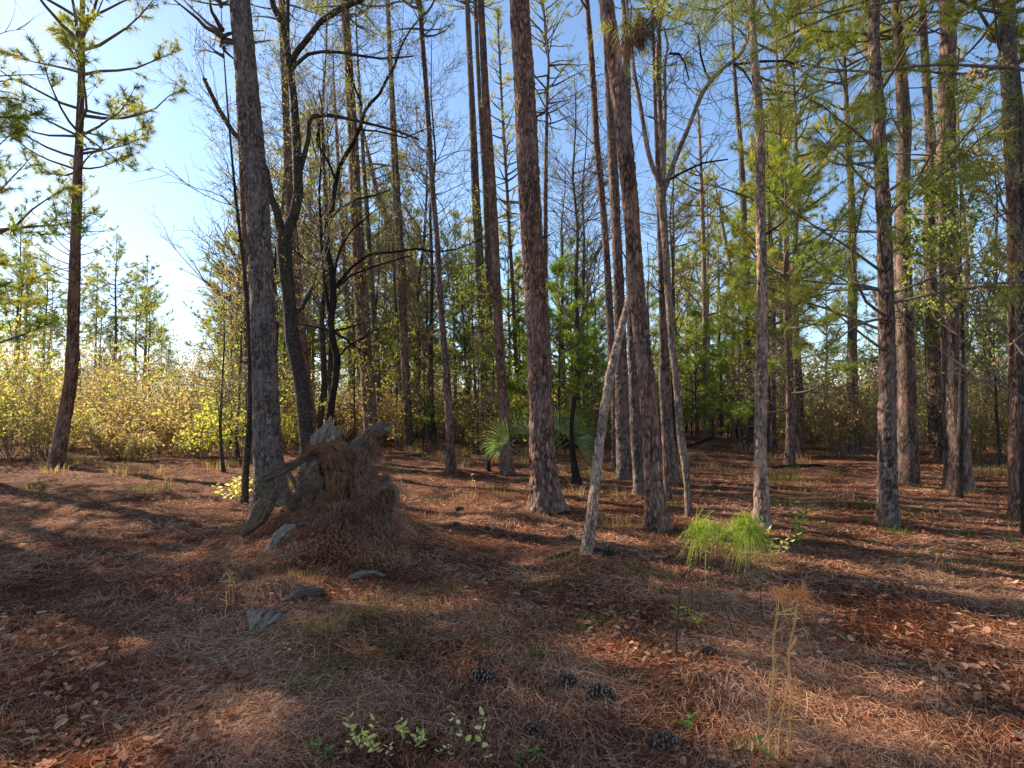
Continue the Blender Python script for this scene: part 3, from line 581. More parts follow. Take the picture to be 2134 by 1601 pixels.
# ---- the black crooked tree
def crooked():
    rng = np.random.default_rng(52); d = gnd(684, 975)[1]
    P, Rr = world_line([(684,975,17),(684,920,16),(686,880,15),(693,825,14),(700,790,14),(703,745,14),(692,705,14),(688,665,14),(695,635,13),(694,590,12),(690,550,11),(683,530,11),(680,480,11),(688,445,10),(697,400,10),(700,378,10)], d)
    org = P[0].copy(); gz = float(hgt(org[0], org[1])); P[0, 2] = gz-.05; org[2] = gz
    root = thing('crooked_tree', org, 'black crooked slender tree with snaking limbs, directly above the stump spire', 'tree')
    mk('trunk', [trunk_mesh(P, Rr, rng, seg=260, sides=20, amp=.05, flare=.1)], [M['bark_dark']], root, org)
    LB = [[(688,668,8),(678,600,7),(672,560,6),(668,500,6),(665,430,5),(663,400,5),(667,330,4),(660,250,3)],
          [(700,380,9),(705,350,9),(718,320,9),(735,290,8),(745,260,8),(755,220,7),(768,200,7),(785,180,6),(797,150,6),(815,115,5),(828,70,5),(845,35,4),(870,0,3)],
          [(700,380,6),(693,360,6),(680,330,6),(660,300,5),(657,285,5),(663,255,4),(668,220,4),(660,180,3)],
          [(700,597,7),(718,575,7),(735,555,6),(770,530,6),(820,525,5),(868,518,5),(905,525,4),(950,520,3),(1010,495,2)],
          [(702,600,5),(730,575,5),(780,555,4),(830,540,3),(860,532,2)],
          [(693,452,6),(705,430,5),(735,405,5),(770,392,4),(800,375,3)],
          [(693,575,5),(670,560,5),(640,545,4),(610,520,4),(580,500,3),(565,510,2)],
          [(693,690,4),(650,680,4),(620,675,3)], [(697,690,5),(720,680,4),(745,665,3)], [(697,694,5),(715,705,4),(750,735,3)], [(705,745,4),(725,720,4),(760,700,3),(790,680,2)],
          [(694,596,5),(705,545,5),(720,515,5),(740,490,4),(775,465,3),(800,450,2)], [(755,222,4),(745,195,4),(735,160,3),(730,120,2)], [(740,270,4),(790,280,4),(850,300,3),(900,285,2)]]
    tb = Tubes(); ST = []
    for k, l in enumerate(LB):
        Q, q = world_line(l, d); n = len(Q); Q[:, 1] += np.linspace(0, 1, n)*rng.uniform(-.7, .7)
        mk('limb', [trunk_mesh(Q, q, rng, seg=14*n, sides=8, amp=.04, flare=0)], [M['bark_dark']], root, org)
        for s in range(int(2.2*n)):
            m = ip(Q, rng.uniform(.3, 1)); dv = nrm(Q[-1]-Q[0])*.6+rng.normal(0, .55, 3); dv[2] += .2
            ST.append((m, dv/np.linalg.norm(dv), rng.uniform(.4, 1.3), .007))
    LP, LD = bare_crown(rng, tb, ST, 2, lp=1.6, kids=(3, 5))
    v, f = quads(LP, LD, .04, .02, rng)
    mk('crown', tb.part(0)+[(v, f, 1, False)], [M['twig_dark'], M['spring']], root, org)
crooked()
# ---- curving forked tree
def forked():
    rng = np.random.default_rng(53); d = gnd(1436, 1088)[1]
    P, Rr = world_line([(1436,1088,13),(1432,1000,13),(1418,900,15),(1410,800,14),(1399,700,14),(1392,600,14),(1386,500,14),(1380,430,17),(1378,395,18)], d)
    org = P[0].copy(); gz = float(hgt(org[0], org[1])); P[0, 2] = gz-.04; org[2] = gz
    root = thing('forked_tree', org, 'slender curving tree with sunlit pale edge that splits into several stems high up', 'tree')
    mk('trunk', [trunk_mesh(P, Rr, rng, seg=260, sides=24, amp=.07, flare=.1)], [M['bark_thin']], root, org)
    LB = [[(1378,400,12),(1372,370,11),(1360,340,10),(1352,300,10),(1345,250,9),(1338,200,9),(1330,150,8),(1325,110,7),(1318,30,6),(1310,-60,4)],
          [(1380,400,11),(1383,350,10),(1384,300,10),(1383,250,9),(1380,200,8),(1378,140,8),(1379,90,7),(1386,30,6),(1390,-60,4)],
          [(1382,380,9),(1388,300,8),(1392,240,8),(1396,200,8),(1398,150,7),(1402,90,6),(1412,50,5),(1405,0,5)],
          [(1382,402,12),(1390,380,11),(1400,350,10),(1415,310,10),(1430,275,9),(1445,235,9),(1460,200,9),(1478,175,8),(1505,150,8),(1530,133,7),(1545,105,5),(1553,80,4),(1562,50,3)],
          [(1528,135,5),(1580,137,5),(1620,145,4),(1655,165,3)], [(1485,172,4),(1460,170,4),(1440,155,4),(1425,130,3)],
          [(1395,375,5),(1420,362,5),(1460,345,4),(1510,340,3)], [(1395,112,5),(1405,110,5),(1417,108,4),(1430,125,4),(1440,160,3)],
          [(1530,135,4),(1545,150,4),(1555,175,4),(1568,205,3)]]
    tb = Tubes(); ST = []; ends = []
    for k, l in enumerate(LB):
        Q, q = world_line(l, d); n = len(Q); Q[:, 1] += np.linspace(0, 1, n)*rng.uniform(-.6, .6)
        mk('limb', [trunk_mesh(Q, q, rng, seg=14*n, sides=12, amp=.05, flare=0)], [M['bark_thin'] if k < 4 else M['bark_dark']], root, org)
        for s in range(int(1.8*n)):
            m = ip(Q, rng.uniform(.3, 1)); dv = nrm(Q[-1]-Q[0])*.4+rng.normal(0, .6, 3)
            ST.append((m, dv/np.linalg.norm(dv), rng.uniform(.3, 1.0), .006))
            if rng.random() < .6 and m[2] > 6: ends.append((m+dv*.3, dv))
    bare_crown(rng, tb, ST, 1, lp=0, kids=(3, 6))
    P_ = np.array([e[0] for e in ends]); A_ = np.array([e[1] for e in ends]); v, f = needles(P_, A_, 40, .2, .004, rng)
    mk('crown', tb.part(0)+[(v, f, 1, False)], [M['twig_dark'], M['pine']], root, org)
forked()
# ---- leaning dead pole
def pole():
    rng = np.random.default_rng(54); b = gnd(1222, 1167); n = 9; top = at(1311, 622, r14[1][0][1]-.12)
    px = [1222,1232,1241,1249,1260,1272,1286,1299,1311]; py = [1167,1090,1010,930,850,780,720,670,618]; w = [23,21,20,19,18,18,17,14,12]
    ds = np.linspace(b[1], r14[1][0][1]-.14, 9); P = np.array([at(a, c, e) for a, c, e in zip(px, py, ds)]); Rr = np.array(w)*.5*ds/FP
    P[0, 2] = hgt(b[0], b[1])-.03; org = P[0].copy()
    root = thing('dead_pole', org, 'pale dead pole trunk leaning onto the reddish pine trunk', 'dead tree')
    mk('trunk', [trunk_mesh(P, Rr, rng, seg=220, sides=28, amp=.07, flare=.08)], [M['bark_pale']], root, org)
    tb = Tubes(); tb.add(limb(ip(P, .28), [-.6, 0, .5], .05, rng, 3), [.015, .012, .01, .006], 4, 6); mk('branch_stub', tb.part(), [M['twig_dark']], root, org)
pole()
# ---- short charred snag
def snag():
    rng = np.random.default_rng(55); d = gnd(1201, 1011)[1]
    P, Rr = world_line([(1201,1011,16),(1197,970,12),(1192,930,9),(1191,890,8),(1194,850,9),(1199,826,8)], d); org = P[0].copy(); P[0, 2] = hgt(*org[:2])-.04
    o = mk('snag', [trunk_mesh(P, Rr, rng, seg=90, sides=16, amp=.14, flare=.35)], [M['bark_dark']], None, org); o.location = org
    tag(o, 'short charred snag with broken top standing right of the central pine', 'dead tree')
    for k, (px, py, t) in enumerate(((1018, 978, 918), (1535, 912, 868), (1543, 910, 885))):
        d = gnd(px, py)[1]; P, Rr = world_line([(px,py,9),(px-1,(py+t)/2,7),(px-2,t,6)], d); org = P[0].copy(); P[0, 2] = hgt(*org[:2])-.04
        o = mk('stump', [trunk_mesh(P, Rr, rng, seg=50, sides=14, amp=.14, flare=.3)], [M['bark_dark']], None, org)
        tag(o, ['thin black broken stump left of the reddish pine with the red seedling', 'far black broken stump at the end of the clearing, taller of two', 'far black stump at the end of the clearing, shorter of two'][k], 'stump')
snag()

# ------------------------------------------------------------------ background trees: prototypes, then copies
def proto_pine(seed, H, cz, spread, r0, needle, bark, dead=0, dz=3, tn=30, per=3.2, den=1.0, name='pine_tree', tl=.24, tw=.012, shape=1, lean=.03):
    rng = np.random.default_rng(seed); n = 8; z = np.linspace(-.1, H, n)
    P = np.stack([np.cumsum(rng.normal(0, lean*H/8, n)), np.cumsum(rng.normal(0, lean*H/8, n)), z], 1); P[:, :2] -= P[0, :2]
    Rr = r0*(1-.93*(z.clip(0)/H)**1.1)
    root = thing(name, (0, 0, 0), 'x', 'tree')
    mk('trunk', [trunk_mesh(P, Rr, rng, seg=120, sides=16, amp=.07)], [M[bark]], root)
    tb, nd = pine_crown(rng, axis_of(P), cz, H*.995, spread, per=per, dead=dead, dz=dz, tn=tn, den=den, tl=tl, tw=tw, shape=shape)
    mk('crown', tb.part(0)+[(nd[0], nd[1], 1, False)], [M['twig'], M[needle]], root)
    return root
def proto_bare(seed, H, r0, leafy=3, leafm='spring', name='deciduous_tree', brown=False, nb=26, ls=.05):
    rng = np.random.default_rng(seed); n = 8; z = np.linspace(-.1, H, n)
    P = np.stack([np.cumsum(rng.normal(0, .035*H/8*2, n)), np.cumsum(rng.normal(0, .03*H/8*2, n)), z], 1); P[:, :2] -= P[0, :2]
    Rr = r0*(1-.9*(z.clip(0)/H)); root = thing(name, (0, 0, 0), 'x', 'tree'); ax = axis_of(P)
    mk('trunk', [trunk_mesh(P, Rr, rng, seg=120, sides=14, amp=.05)], [M['bark_oak']], root)
    tb = Tubes(); ST = []
    for k in range(nb):
        zz = H*rng.uniform(.25, .98); L = H*.28*rng.uniform(.5, 1.1)*(1.15-zz/H); ST.append((ax(zz), unit(rng.uniform(0, 6.28), rng.uniform(.3, 1.0)), L+.4, .02*(1.1-zz/H)*H/8+.004))
    LP, LD = bare_crown(rng, tb, ST, 2, lp=leafy, kids=(4, 7), rmin=.004)
    v, f = quads(LP, LD, ls, ls*.6, rng)
    mk('crown', tb.part(0)+[(v, f, 1, False)], [M['twig'], M[leafm]], root)
    return root
PR = {
 't0': proto_pine(1, 20, 11.5, 2.9, .19, 'pine', 'bark', dead=2, dz=6),
 't1': proto_pine(2, 18, 9.5, 2.6, .17, 'pine', 'bark_grey', dead=2, dz=5),
 't2': proto_pine(3, 16, 7, 2.5, .15, 'pine', 'bark_red', dead=2, dz=4),
 'm0': proto_pine(4, 11, 3.2, 2.3, .10, 'pine', 'bark', den=.9, per=2.8, dead=1, dz=2),
 'm1': proto_pine(5, 9, 1.6, 2.0, .09, 'pine_young', 'bark', den=.9, per=2.6),
 'y0': proto_pine(6, 6, .7, 1.5, .06, 'pine_young', 'bark', per=3, sp=None or .42) if False else proto_pine(6, 6, .7, 1.6, .06, 'pine_young', 'bark', per=3.2, den=1.1),
 'y1': proto_pine(7, 4.2, .4, 1.3, .045, 'pine_young', 'bark', per=3.4, den=1.3),
 'b0': proto_bare(8, 10, .11, 3.0), 'b4': proto_bare(18, 15.5, .12, 4.5, nb=44, ls=.06), 'b5': proto_bare(19, 14, .10, 1.2, nb=40, ls=.05),
 'b1': proto_bare(9, 7.5, .08, 5.0, 'shrub', ls=.07),
 'b2': proto_bare(10, 5.0, .05, 6.0, 'shrub', ls=.07, name='small_tree'),
 'b3': proto_bare(11, 5.5, .05, 3.0, 'brush', ls=.06, name='small_tree'),
}
GL = {'t0': ('tall brown barked pine', 'tall pines in the forest'), 't1': ('tall grey barked pine', 'tall pines in the forest'), 't2': ('tall reddish barked pine', 'tall pines in the forest'),
      'm0': ('medium olive green pine', 'medium pines in the background'), 'm1': ('medium low branched pine', 'medium pines in the background'),
      'y0': ('bright green young pine', 'young pines in the background thicket'), 'y1': ('small bushy green pine', 'young pines in the background thicket'),
      'b0': ('thin twiggy tree', 'twiggy deciduous trees'), 'b4': ('tall lacy twigged tree', 'twiggy deciduous trees'), 'b5': ('tall bare twigged tree', 'twiggy deciduous trees'), 'b1': ('leafy yellow green deciduous tree', 'twiggy deciduous trees'), 'b2': ('low leafy yellow green tree', 'twiggy deciduous trees'), 'b3': ('low brown leafed twiggy tree', 'twiggy deciduous trees')}
LM = [(-900, 'at the far left edge of the forest'), (150, 'well left of the thick grey pine'), (420, 'just left of the thick grey pine'), (575, 'behind the thick grey pine'), (665, 'behind the forked oak'), (730, 'behind the black crooked tree'), (810, 'behind the vine hung pine'), (900, 'behind the slim grey brown pine'), (960, 'behind the thin leaning pine'),
      (1045, 'behind the close trio of trunks'), (1150, 'behind the big central pine'), (1240, 'right of the central pine'), (1350, 'behind the leaning pole'), (1440, 'behind the curving forked tree'), (1530, 'left of the pale barked pine'), (1600, 'behind the pale barked pine'), (1700, 'right of the pale barked pine'), (1950, 'in the right part of the forest'), (99999, 'at the far right edge')]
def where(x, y):
    px = 1067+FP*x/max(y, .5); d = math.hypot(x, y)
    if px < -300: return 'out to the left of the view'
    ph = [p for q, p in LM if px < q][0] if px >= -900 else LM[0][1]
    return ('near, ' if d < 14 else '' if d < 24 else 'farther back, ' if d < 38 else 'very distant, ')+ph
used = set()
def lane(x, y):      # the open lane in the woods through which the sun reaches the near trunks
    return x < -6 and abs(y-(7.8+(1.2-x)*.59)) < 5.2
def place(key, x, y, rz, s):
    root = PR[key]; lb, gr = GL[key]; lb = lb+' '+where(x, y); z = float(hgt(x, y))
    sz = s*(.93+.14*((x*7.3+y*3.1) % 1))
    if key not in used:
        used.add(key); root.location = (x, y, z); root.rotation_euler = (0, 0, rz); root.scale = (s, s, sz); r = root
    else: r = copy_thing(root, (x, y, z), rz, (s, s, sz))
    r['label'] = lb; r['group'] = gr
bgl = [('m0', 600, 31, 1.3), ('m1', 650, 33, 1.25), ('m0', 735, 31, 1.25), ('m1', 800, 29, 1.2), ('m0', 862, 34, 1.2), ('m1', 905, 38, .85), ('m0', 490, 31, 1.3), ('m1', 545, 28, 1.1), ('b4', 575, 21, 1), ('b4', 655, 18, .95), ('b5', 905, 21, 1.1), ('b4', 870, 26, 1.1), ('b5', 1195, 21, 1.1), ('b5', 1215, 26, 1.1), ('b5', 1170, 30, 1.1), ('b4', 500, 24, 1), ('b5', 1400, 22, .9), ('b4', 700, 28, 1.1),
 ('m0', 620, 38, 1.5), ('m0', 690, 42, 1.6), ('m0', 760, 36, 1.5), ('m0', 830, 31, 1.4), ('m0', 868, 42, 1.4), ('m0', 950, 32, 1.15), ('m1', 1005, 27, 1.2), ('m1', 975, 25, .8), ('m1', 1190, 28, 1.1), ('m0', 1225, 36, 1.1), ('m1', 1350, 30, .9), ('m0', 1480, 30, 1.3), ('m1', 1110, 22, .9),
  # key, pixel column, distance, scale
 ('t0', 640, 34, 1), ('t1', 690, 40, 1), ('t0', 800, 46, .95), ('t1', 850, 52, .9), ('t2', 868, 38, .85), ('t1', 490, 36, .8), ('m0', 600, 32, .9),
 ('m0', 505, 26, .8), ('m1', 560, 34, .8), ('m1', 745, 33, 1), ('m0', 815, 36, 1.1), ('m1', 870, 34, .9), ('m1', 925, 42, .8), ('m0', 980, 34, 1.15), ('b1', 965, 24, 1), ('b1', 985, 21, .9), ('m1', 1015, 30, 1),
 ('t2', 1075, 42, .85), ('m0', 1060, 32, 1.1), ('b0', 1165, 26, 1), ('m1', 1175, 24, .85), ('y0', 1165, 19, 1.0), ('y0', 1205, 22, 1), ('m1', 1225, 30, .9), ('y1', 1245, 24, 1), ('y0', 1320, 32, 1), ('m1', 1345, 36, .8),
 ('t1', 1440, 50, .85), ('m0', 1430, 34, .95), ('m0', 1415, 40, 1.1), ('y0', 1450, 25, 1), ('y0', 1485, 27, .9), ('m1', 1500, 36, .85), ('y0', 1540, 21, 1.0), ('y1', 1515, 24, 1), ('m1', 1560, 26, 1), ('m0', 1590, 30, 1.1),
 ('m0', 1610, 18, 1), ('m1', 1640, 14.5, .95), ('t2', 1545, 34, .9), ('t0', 1600, 40, 1), ('t2', 1660, 22, .9), ('t1', 1500, 45, 1), ('t1', 1410, 33, .95), ('t0', 1630, 32, 1), ('m0', 1665, 17, 1.2),
 ('b0', 700, 20, 1), ('b0', 770, 24, 1.1), ('b0', 850, 22, 1), ('b0', 905, 26, .9), ('b3', 590, 20, 1), ('b3', 500, 16, 1), ('b2', 480, 20, 1), ('b3', 470, 13, .8), ('b2', 740, 17, .8), ('b2', 830, 21, .9), ('b3', 880, 20, .8),
 ('b2', 930, 23, .8), ('b3', 1000, 18, .7), ('b2', 1025, 20, .8), ('b2', 1250, 26, .8), ('b3', 1440, 28, .8), ('b3', 1600, 17, .9), ('b3', 1640, 15, .9), ('b2', 1575, 22, .9), ('b0', 1340, 30, 1), ('b0', 1240, 28, .9), ('b0', 1500, 28, .9), ('y0', 800, 27, .9), ('y1', 880, 24, .8), ('y1', 890, 19, .45),
 ('y0', 1085, 24, .9), ('y1', 1120, 18, .9), ('b2', 1130, 17, .7), ('y1', 600, 24, 1), ('y0', 530, 26, 1)]
rg = np.random.default_rng(77)
for q in range(16):
    px = rg.uniform(460, 1680); bgl.append((str(rg.choice(['m0', 'm1', 'y0', 'm1', 'b1'])), px, rg.uniform(30, 60), rg.uniform(.7, 1.0)))
for k, px, d, s in bgl: place(k, (px-1067)/FP*d, d, rg.uniform(0, 6.28), s)
for i in range(26): place(str(rg.choice(['m0', 'm1', 't2', 'b1', 't1'])), (rg.uniform(-150, 460)-1067)/FP*(55+i*.5), 55+i*.5, rg.uniform(0, 6.28), rg.uniform(.9, 1.2))
# the woods go on to both sides of the photograph and behind
for i in range(290):
    d = 6*(75/6)**rg.random(); ang = rg.uniform(-1, 1); px = 1067+ang*1500
    inside = 440 < px < 1690
    if inside and (d < 46 or rg.random() < .45): continue
    x = (px-1067)/FP*d
    if not inside and d < 10 and abs(px-1067) < 760: continue
    k = rg.choice(['t0', 't1', 't2', 't0', 't1', 'm0', 'm1', 'y0', 'y1', 'b0', 'b1', 'b2', 'b3'])
    if not inside and d < 16 and (rg.random() < .45 or -60 < px < 440): continue
    if -45 < x and lane(x, d) and rg.random() < .9: continue
    if -40 < x < -6 and 14 < d < 50 and rg.random() < .5: continue
    if x < -8 and k[0] == 't' and (rg.random() < .6 or (-3 < x+18.7 < 6 and 4 < d-7.2 < 13)): continue
    if d < 13 and k[0] in 'my': k = 't'+str(rg.integers(0, 3))
    if inside and k[0] == 't': 
        if 890 < px < 975 or 1150 < px < 1260 or 1330 < px < 1400: k = 'm1'
    place(k, x, d, rg.uniform(0, 6.28), rg.uniform(.85, 1.15))
# trees of the same forest standing towards the sun, off to the left, whose crowns throw the dapple
for key, xs, ys in (('m1', -1.3, 3.3), ('t1', 1.0, 2.9), ('t0', 2.8, 3.0), ('m0', -2.2, 6.3), ('t2', 3.8, 5.0), ('t2', -5.0, 4.6)):
    h = {'t0': 15.5, 't1': 13.5, 't2': 11.5, 'm0': 8.0, 'm1': 5.5}[key]; k = h/math.tan(R(SUN_EL))
    x = xs+k*math.sin(R(SUN_AZ)); y = ys+k*math.cos(R(SUN_AZ)); place(key, x, y, rg.uniform(0, 6.28), rg.uniform(.97, 1.05))

# ------------------------------------------------------------------ undergrowth (uncountable)
def undergrowth():
    rng = np.random.default_rng(21); tb = Tubes(); parts = []
    n = 900; d = 15.5+45*rng.random(n)**1.2; px = 1067+rng.uniform(-1250, 1250, n)
    LPs = {0: [], 1: []}
    for k in range(n):
        D = d[k]; q = px[k]
        lim = np.interp(q, [0, 468, 620, 800, 950, 1060, 1250, 1330, 1400, 1480, 1570, 1600, 1666, 2100], [13, 15, 18, 19, 19, 17, 20, 24, 28, 30, 29, 18, 15, 13])
        if D < lim: D = lim+rng.uniform(0, 8)
        x = (q-1067)/FP*D; h = rng.uniform(.7, 2.6)*(.8+.035*D)*(.55+.9*vn(x*.3, D*.3, s=8)); r = h*rng.uniform(.35, .6); z0 = float(hgt(x, D))
        m = 0 if vn(x*.25+5, D*.25, s=3)+rng.normal(0, .1) > (.52 if q > 900 else .62) else 1
        ns = 9
        for s in range(ns):
            a = rng.uniform(0, 6.28); e = rng.uniform(.8, 1.5); p = limb([x+math.cos(a)*.1, D+math.sin(a)*.1, z0], unit(a, e), h*rng.uniform(.7, 1.1), rng, 4, .16, .02)
            tb.add(p, [.012, .009, .007, .005, .003], 5, 3)
            for t in range(5):
                s2 = limb(ip(p, rng.uniform(.25, 1)), unit(rng.uniform(0, 6.28), rng.uniform(0, 1.2)), h*.22, rng, 2, .2); tb.add(s2, [.006, .004, .002], 3, 3)
                LPs[m].append(s2)
    for m, L in LPs.items():
        A = np.array(L); k = 13; idx = np.repeat(np.arange(len(A)), k); u = rng.random(len(idx))*2; i0 = np.minimum(u.astype(int), 1); f = (u-i0)[:, None]
        P = A[idx, i0]*(1-f)+A[idx, i0+1]*f+rng.normal(0, .07, (len(idx), 3)); v, ff = quads(P, rng.normal(0, 1, P.shape), .11, .065, rng); parts.append((v, ff, m+1, False))
    tag(mk('undergrowth', tb.part(0)+parts, [M['twig'], M['shrub'], M['brush']]), 'tangled yellow green and brown undergrowth along the forest edge', 'undergrowth', kind='stuff')
undergrowth()

# ------------------------------------------------------------------ the uprooted stump
def stump():
    rng = np.random.default_rng(61); D = 6.25
    def wl(l):
        P = []; Rr = []
        for px, py, w, dy in l: d = D+dy; P.append(at(px, py, d)); Rr.append(w*.5*d/FP)
        return np.array(P), np.array(Rr)
    org = np.array([-2.0, D, float(hgt(-2.0, D))])
    root = thing('uprooted_stump', org, 'big weathered uprooted pine stump with jagged roots on a needle mound', 'stump')
    def tube(name, l, mat, amp=.16, sides=28, seg=80, flat=None):
        P, Rr = wl(l); V, F, a, b, gr = trunk_mesh(P, Rr, rng, seg=int(seg*1.8), sides=int(sides*2), amp=amp*1.1, flare=0, wood=True)
        c = V-V.mean(0); n = fbm(V[:, 0]*5, V[:, 1]*5, V[:, 2]*3, s=4)-.5; V = V+nrm(c)*n[:, None]*Rr.mean()*.9
        return mk(name, [(V, F, 0, True, gr)], [M[mat]], root, org)
    tube('trunk_stub', [(672,930,40,.0),(700,945,62,.0),(712,985,58,-.02),(706,1020,46,-.05),(700,1055,40,-.08),(697,1075,26,-.08)], 'wood_brown', .15, 40, 100)
    tube('spire', [(672,1000,85,.25),(676,950,72,.22),(680,920,58,.2),(684,895,30,.2),(688,878,10,.2),(690,866,3,.2)], 'wood_grey', .24, 40, 100)
    tube('root', [(700,975,80,.1),(735,950,60,.12),(760,925,42,.1),(780,905,34,.08),(797,893,28,.06),(804,889,20,.05)], 'wood', .17, 36, 90)
    tube('root', [(730,985,50,.18),(752,950,30,.2),(770,920,22,.16),(790,900,16,.14),(801,886,8,.12)], 'wood', .2, 24, 70)
    tube('root', [(700,940,20,-.04),(680,935,26,-.06),(662,935,22,-.08),(650,943,16,-.08),(640,948,8,-.08)], 'wood_brown', .25, 22, 60)
    tube('root', [(700,925,22,-.03),(680,930,22,-.02),(665,938,18,.0),(652,946,14,.0)], 'wood_grey', .25, 22, 50)
    tube('root', [(660,945,14,.0),(635,955,18,-.02),(612,968,22,-.04),(590,978,22,-.05),(568,990,20,-.06),(550,1000,18,-.06),(543,1006,12,-.06)], 'wood', .22, 24, 90)
    tube('root', [(546,998,10,-.06),(543,1012,16,-.08),(550,1030,20,-.1),(563,1032,26,-.1),(555,1055,34,-.12),(540,1080,32,-.16),(520,1102,22,-.2),(505,1116,8,-.2)], 'moss', .2, 26, 90)
    tube('root', [(548,1000,14,-.06),(556,1022,10,-.07),(566,1030,8,-.08)], 'wood_grey', .3, 16, 40)
    tube('root', [(616,1094,10,-.55),(600,1102,20,-.6),(582,1120,28,-.65),(570,1142,30,-.7),(562,1165,32,-.8),(556,1190,26,-.9),(548,1205,14,-.95)], 'wood_grey', .2, 26, 70)
    tube('root', [(640,965,20,.1),(650,985,40,.1),(660,1010,40,.1),(664,1030,26,.1)], 'wood_grey', .3, 24, 60)
    tube('root', [(735,1000,44,.0),(775,1005,52,.05),(800,1020,44,.05),(815,1045,34,.0),(808,1065,26,-.05),(790,1095,40,-.1),(770,1120,40,-.15),(762,1145,20,-.2)], 'wood', .3, 34, 90)
    tube('root', [(782,1032,10,-.15),(795,1018,14,-.18),(812,1010,14,-.18),(824,1022,12,-.14),(827,1042,14,-.1),(818,1062,12,-.1)], 'wood_grey', .3, 18, 60)
    tube('root', [(725,1070,40,-.1),(750,1060,60,-.05),(765,1085,60,-.1),(745,1115,46,-.15),(730,1140,24,-.2)], 'wood', .3, 30, 60)
    tube('root', [(655,1010,30,.0),(640,1030,36,-.02),(622,1045,30,-.05),(600,1050,20,-.1)], 'wood', .3, 24, 50)
    for l, mt in (([(690,930,20,-.05),(695,905,14,.0),(700,888,6,.02)],'wood_grey'), ([(655,985,24,.05),(650,1005,22,.02),(640,1020,12,.0)],'wood_grey'), ([(722,960,18,-.1),(735,1000,20,-.12),(738,1040,14,-.12)],'wood_brown'), ([(745,940,16,.0),(765,975,22,-.02),(778,1010,14,-.05)],'wood'), ([(690,1060,14,-.12),(700,1085,20,-.15),(720,1100,14,-.18)],'wood'), ([(795,892,10,.05),(806,884,6,.05),(812,878,1,.05)],'wood'), ([(800,896,10,.04),(812,893,5,.04),(817,889,1,.04)],'wood_grey'), ([(790,898,10,.02),(797,882,5,.02),(800,874,1,.02)],'wood'), ([(668,915,14,.15),(662,900,7,.15),(659,888,1,.15)],'wood_grey'), ([(700,915,12,.18),(708,898,6,.18),(712,886,1,.18)],'wood_grey'), ([(650,938,8,-.08),(640,930,5,-.1),(633,926,1,-.1)],'wood_brown'),
        ([(680,950,14,-.1),(684,1000,12,-.14),(688,1050,8,-.16)],'wood_brown'), ([(712,940,10,-.1),(718,980,12,-.13),(716,1035,8,-.15)],'wood_brown'), ([(775,900,12,.0),(778,930,14,-.02),(776,960,8,-.04)],'wood_brown'), ([(600,985,8,-.1),(612,1000,7,-.12),(618,1022,4,-.12)],'wood'), ([(800,1060,16,-.1),(812,1085,14,-.15),(806,1110,8,-.2)],'wood'),
        ([(660,1120,18,-.55),(690,1128,22,-.6),(715,1140,14,-.65)],'wood'), ([(640,1150,8,-.7),(668,1160,26,-.8),(700,1166,30,-.82),(722,1172,10,-.82)],'wood_brown')): tube('root', l, mt, .26, 16, 50)
    # hanging rootlets and caught needles
    n = 3200; pick = rng.random(n); px = np.where(pick < .45, rng.normal(770, 36, n), np.where(pick < .8, rng.normal(700, 55, n), rng.uniform(560, 850, n)))
    py = np.where(pick < .45, rng.uniform(930, 1130, n), np.where(pick < .8, rng.uniform(955, 1110, n), rng.uniform(1000, 1150, n)))
    lo = 925+np.abs(px-735)*.45; k = py > lo; px, py = px[k], py[k]; n = len(px)
    k2 = ~((px < 740) & (px > 672) & (py > 945) & (py < 1062) & (rng.random(n) < .93)); px, py = px[k2], py[k2]; n = len(px)
    dd = D-.2+rng.normal(0, .10, n)-.9*np.clip((py-1050)/100, 0, 1)*.3
    Pp = np.array([at(a, b, c) for a, b, c in zip(px, py, dd)])
    Pp[:, 2] = np.maximum(Pp[:, 2], hgt(Pp[:, 0], Pp[:, 1])+.02)
    A = np.stack([rng.normal((px-740)/130, .7, n), rng.normal(-.25, .4, n), rng.normal(-.75, .6, n)], 1)
    v, f = needles(Pp, A, 3, .11, .0028, rng, droop=.25, lo=0, hi=25)
    mk('rootlets', [(v, f, 0, False)], [M['rootlet']], root, org)
    # vertical strands
    m = 14
    for q in range(m):
        s = Tubes(); x0 = rng.uniform(690, 830); p = at(x0, rng.uniform(1000, 1120), D-.3); s.add(limb(p, [rng.normal(0, .3), -.1, -1], rng.uniform(.15, .4), rng, 5, .2, 0), np.linspace(.005, .002, 6), 6, 4)
        mk('hanging_root', s.part(), [M['twig']], root, org)
stump()
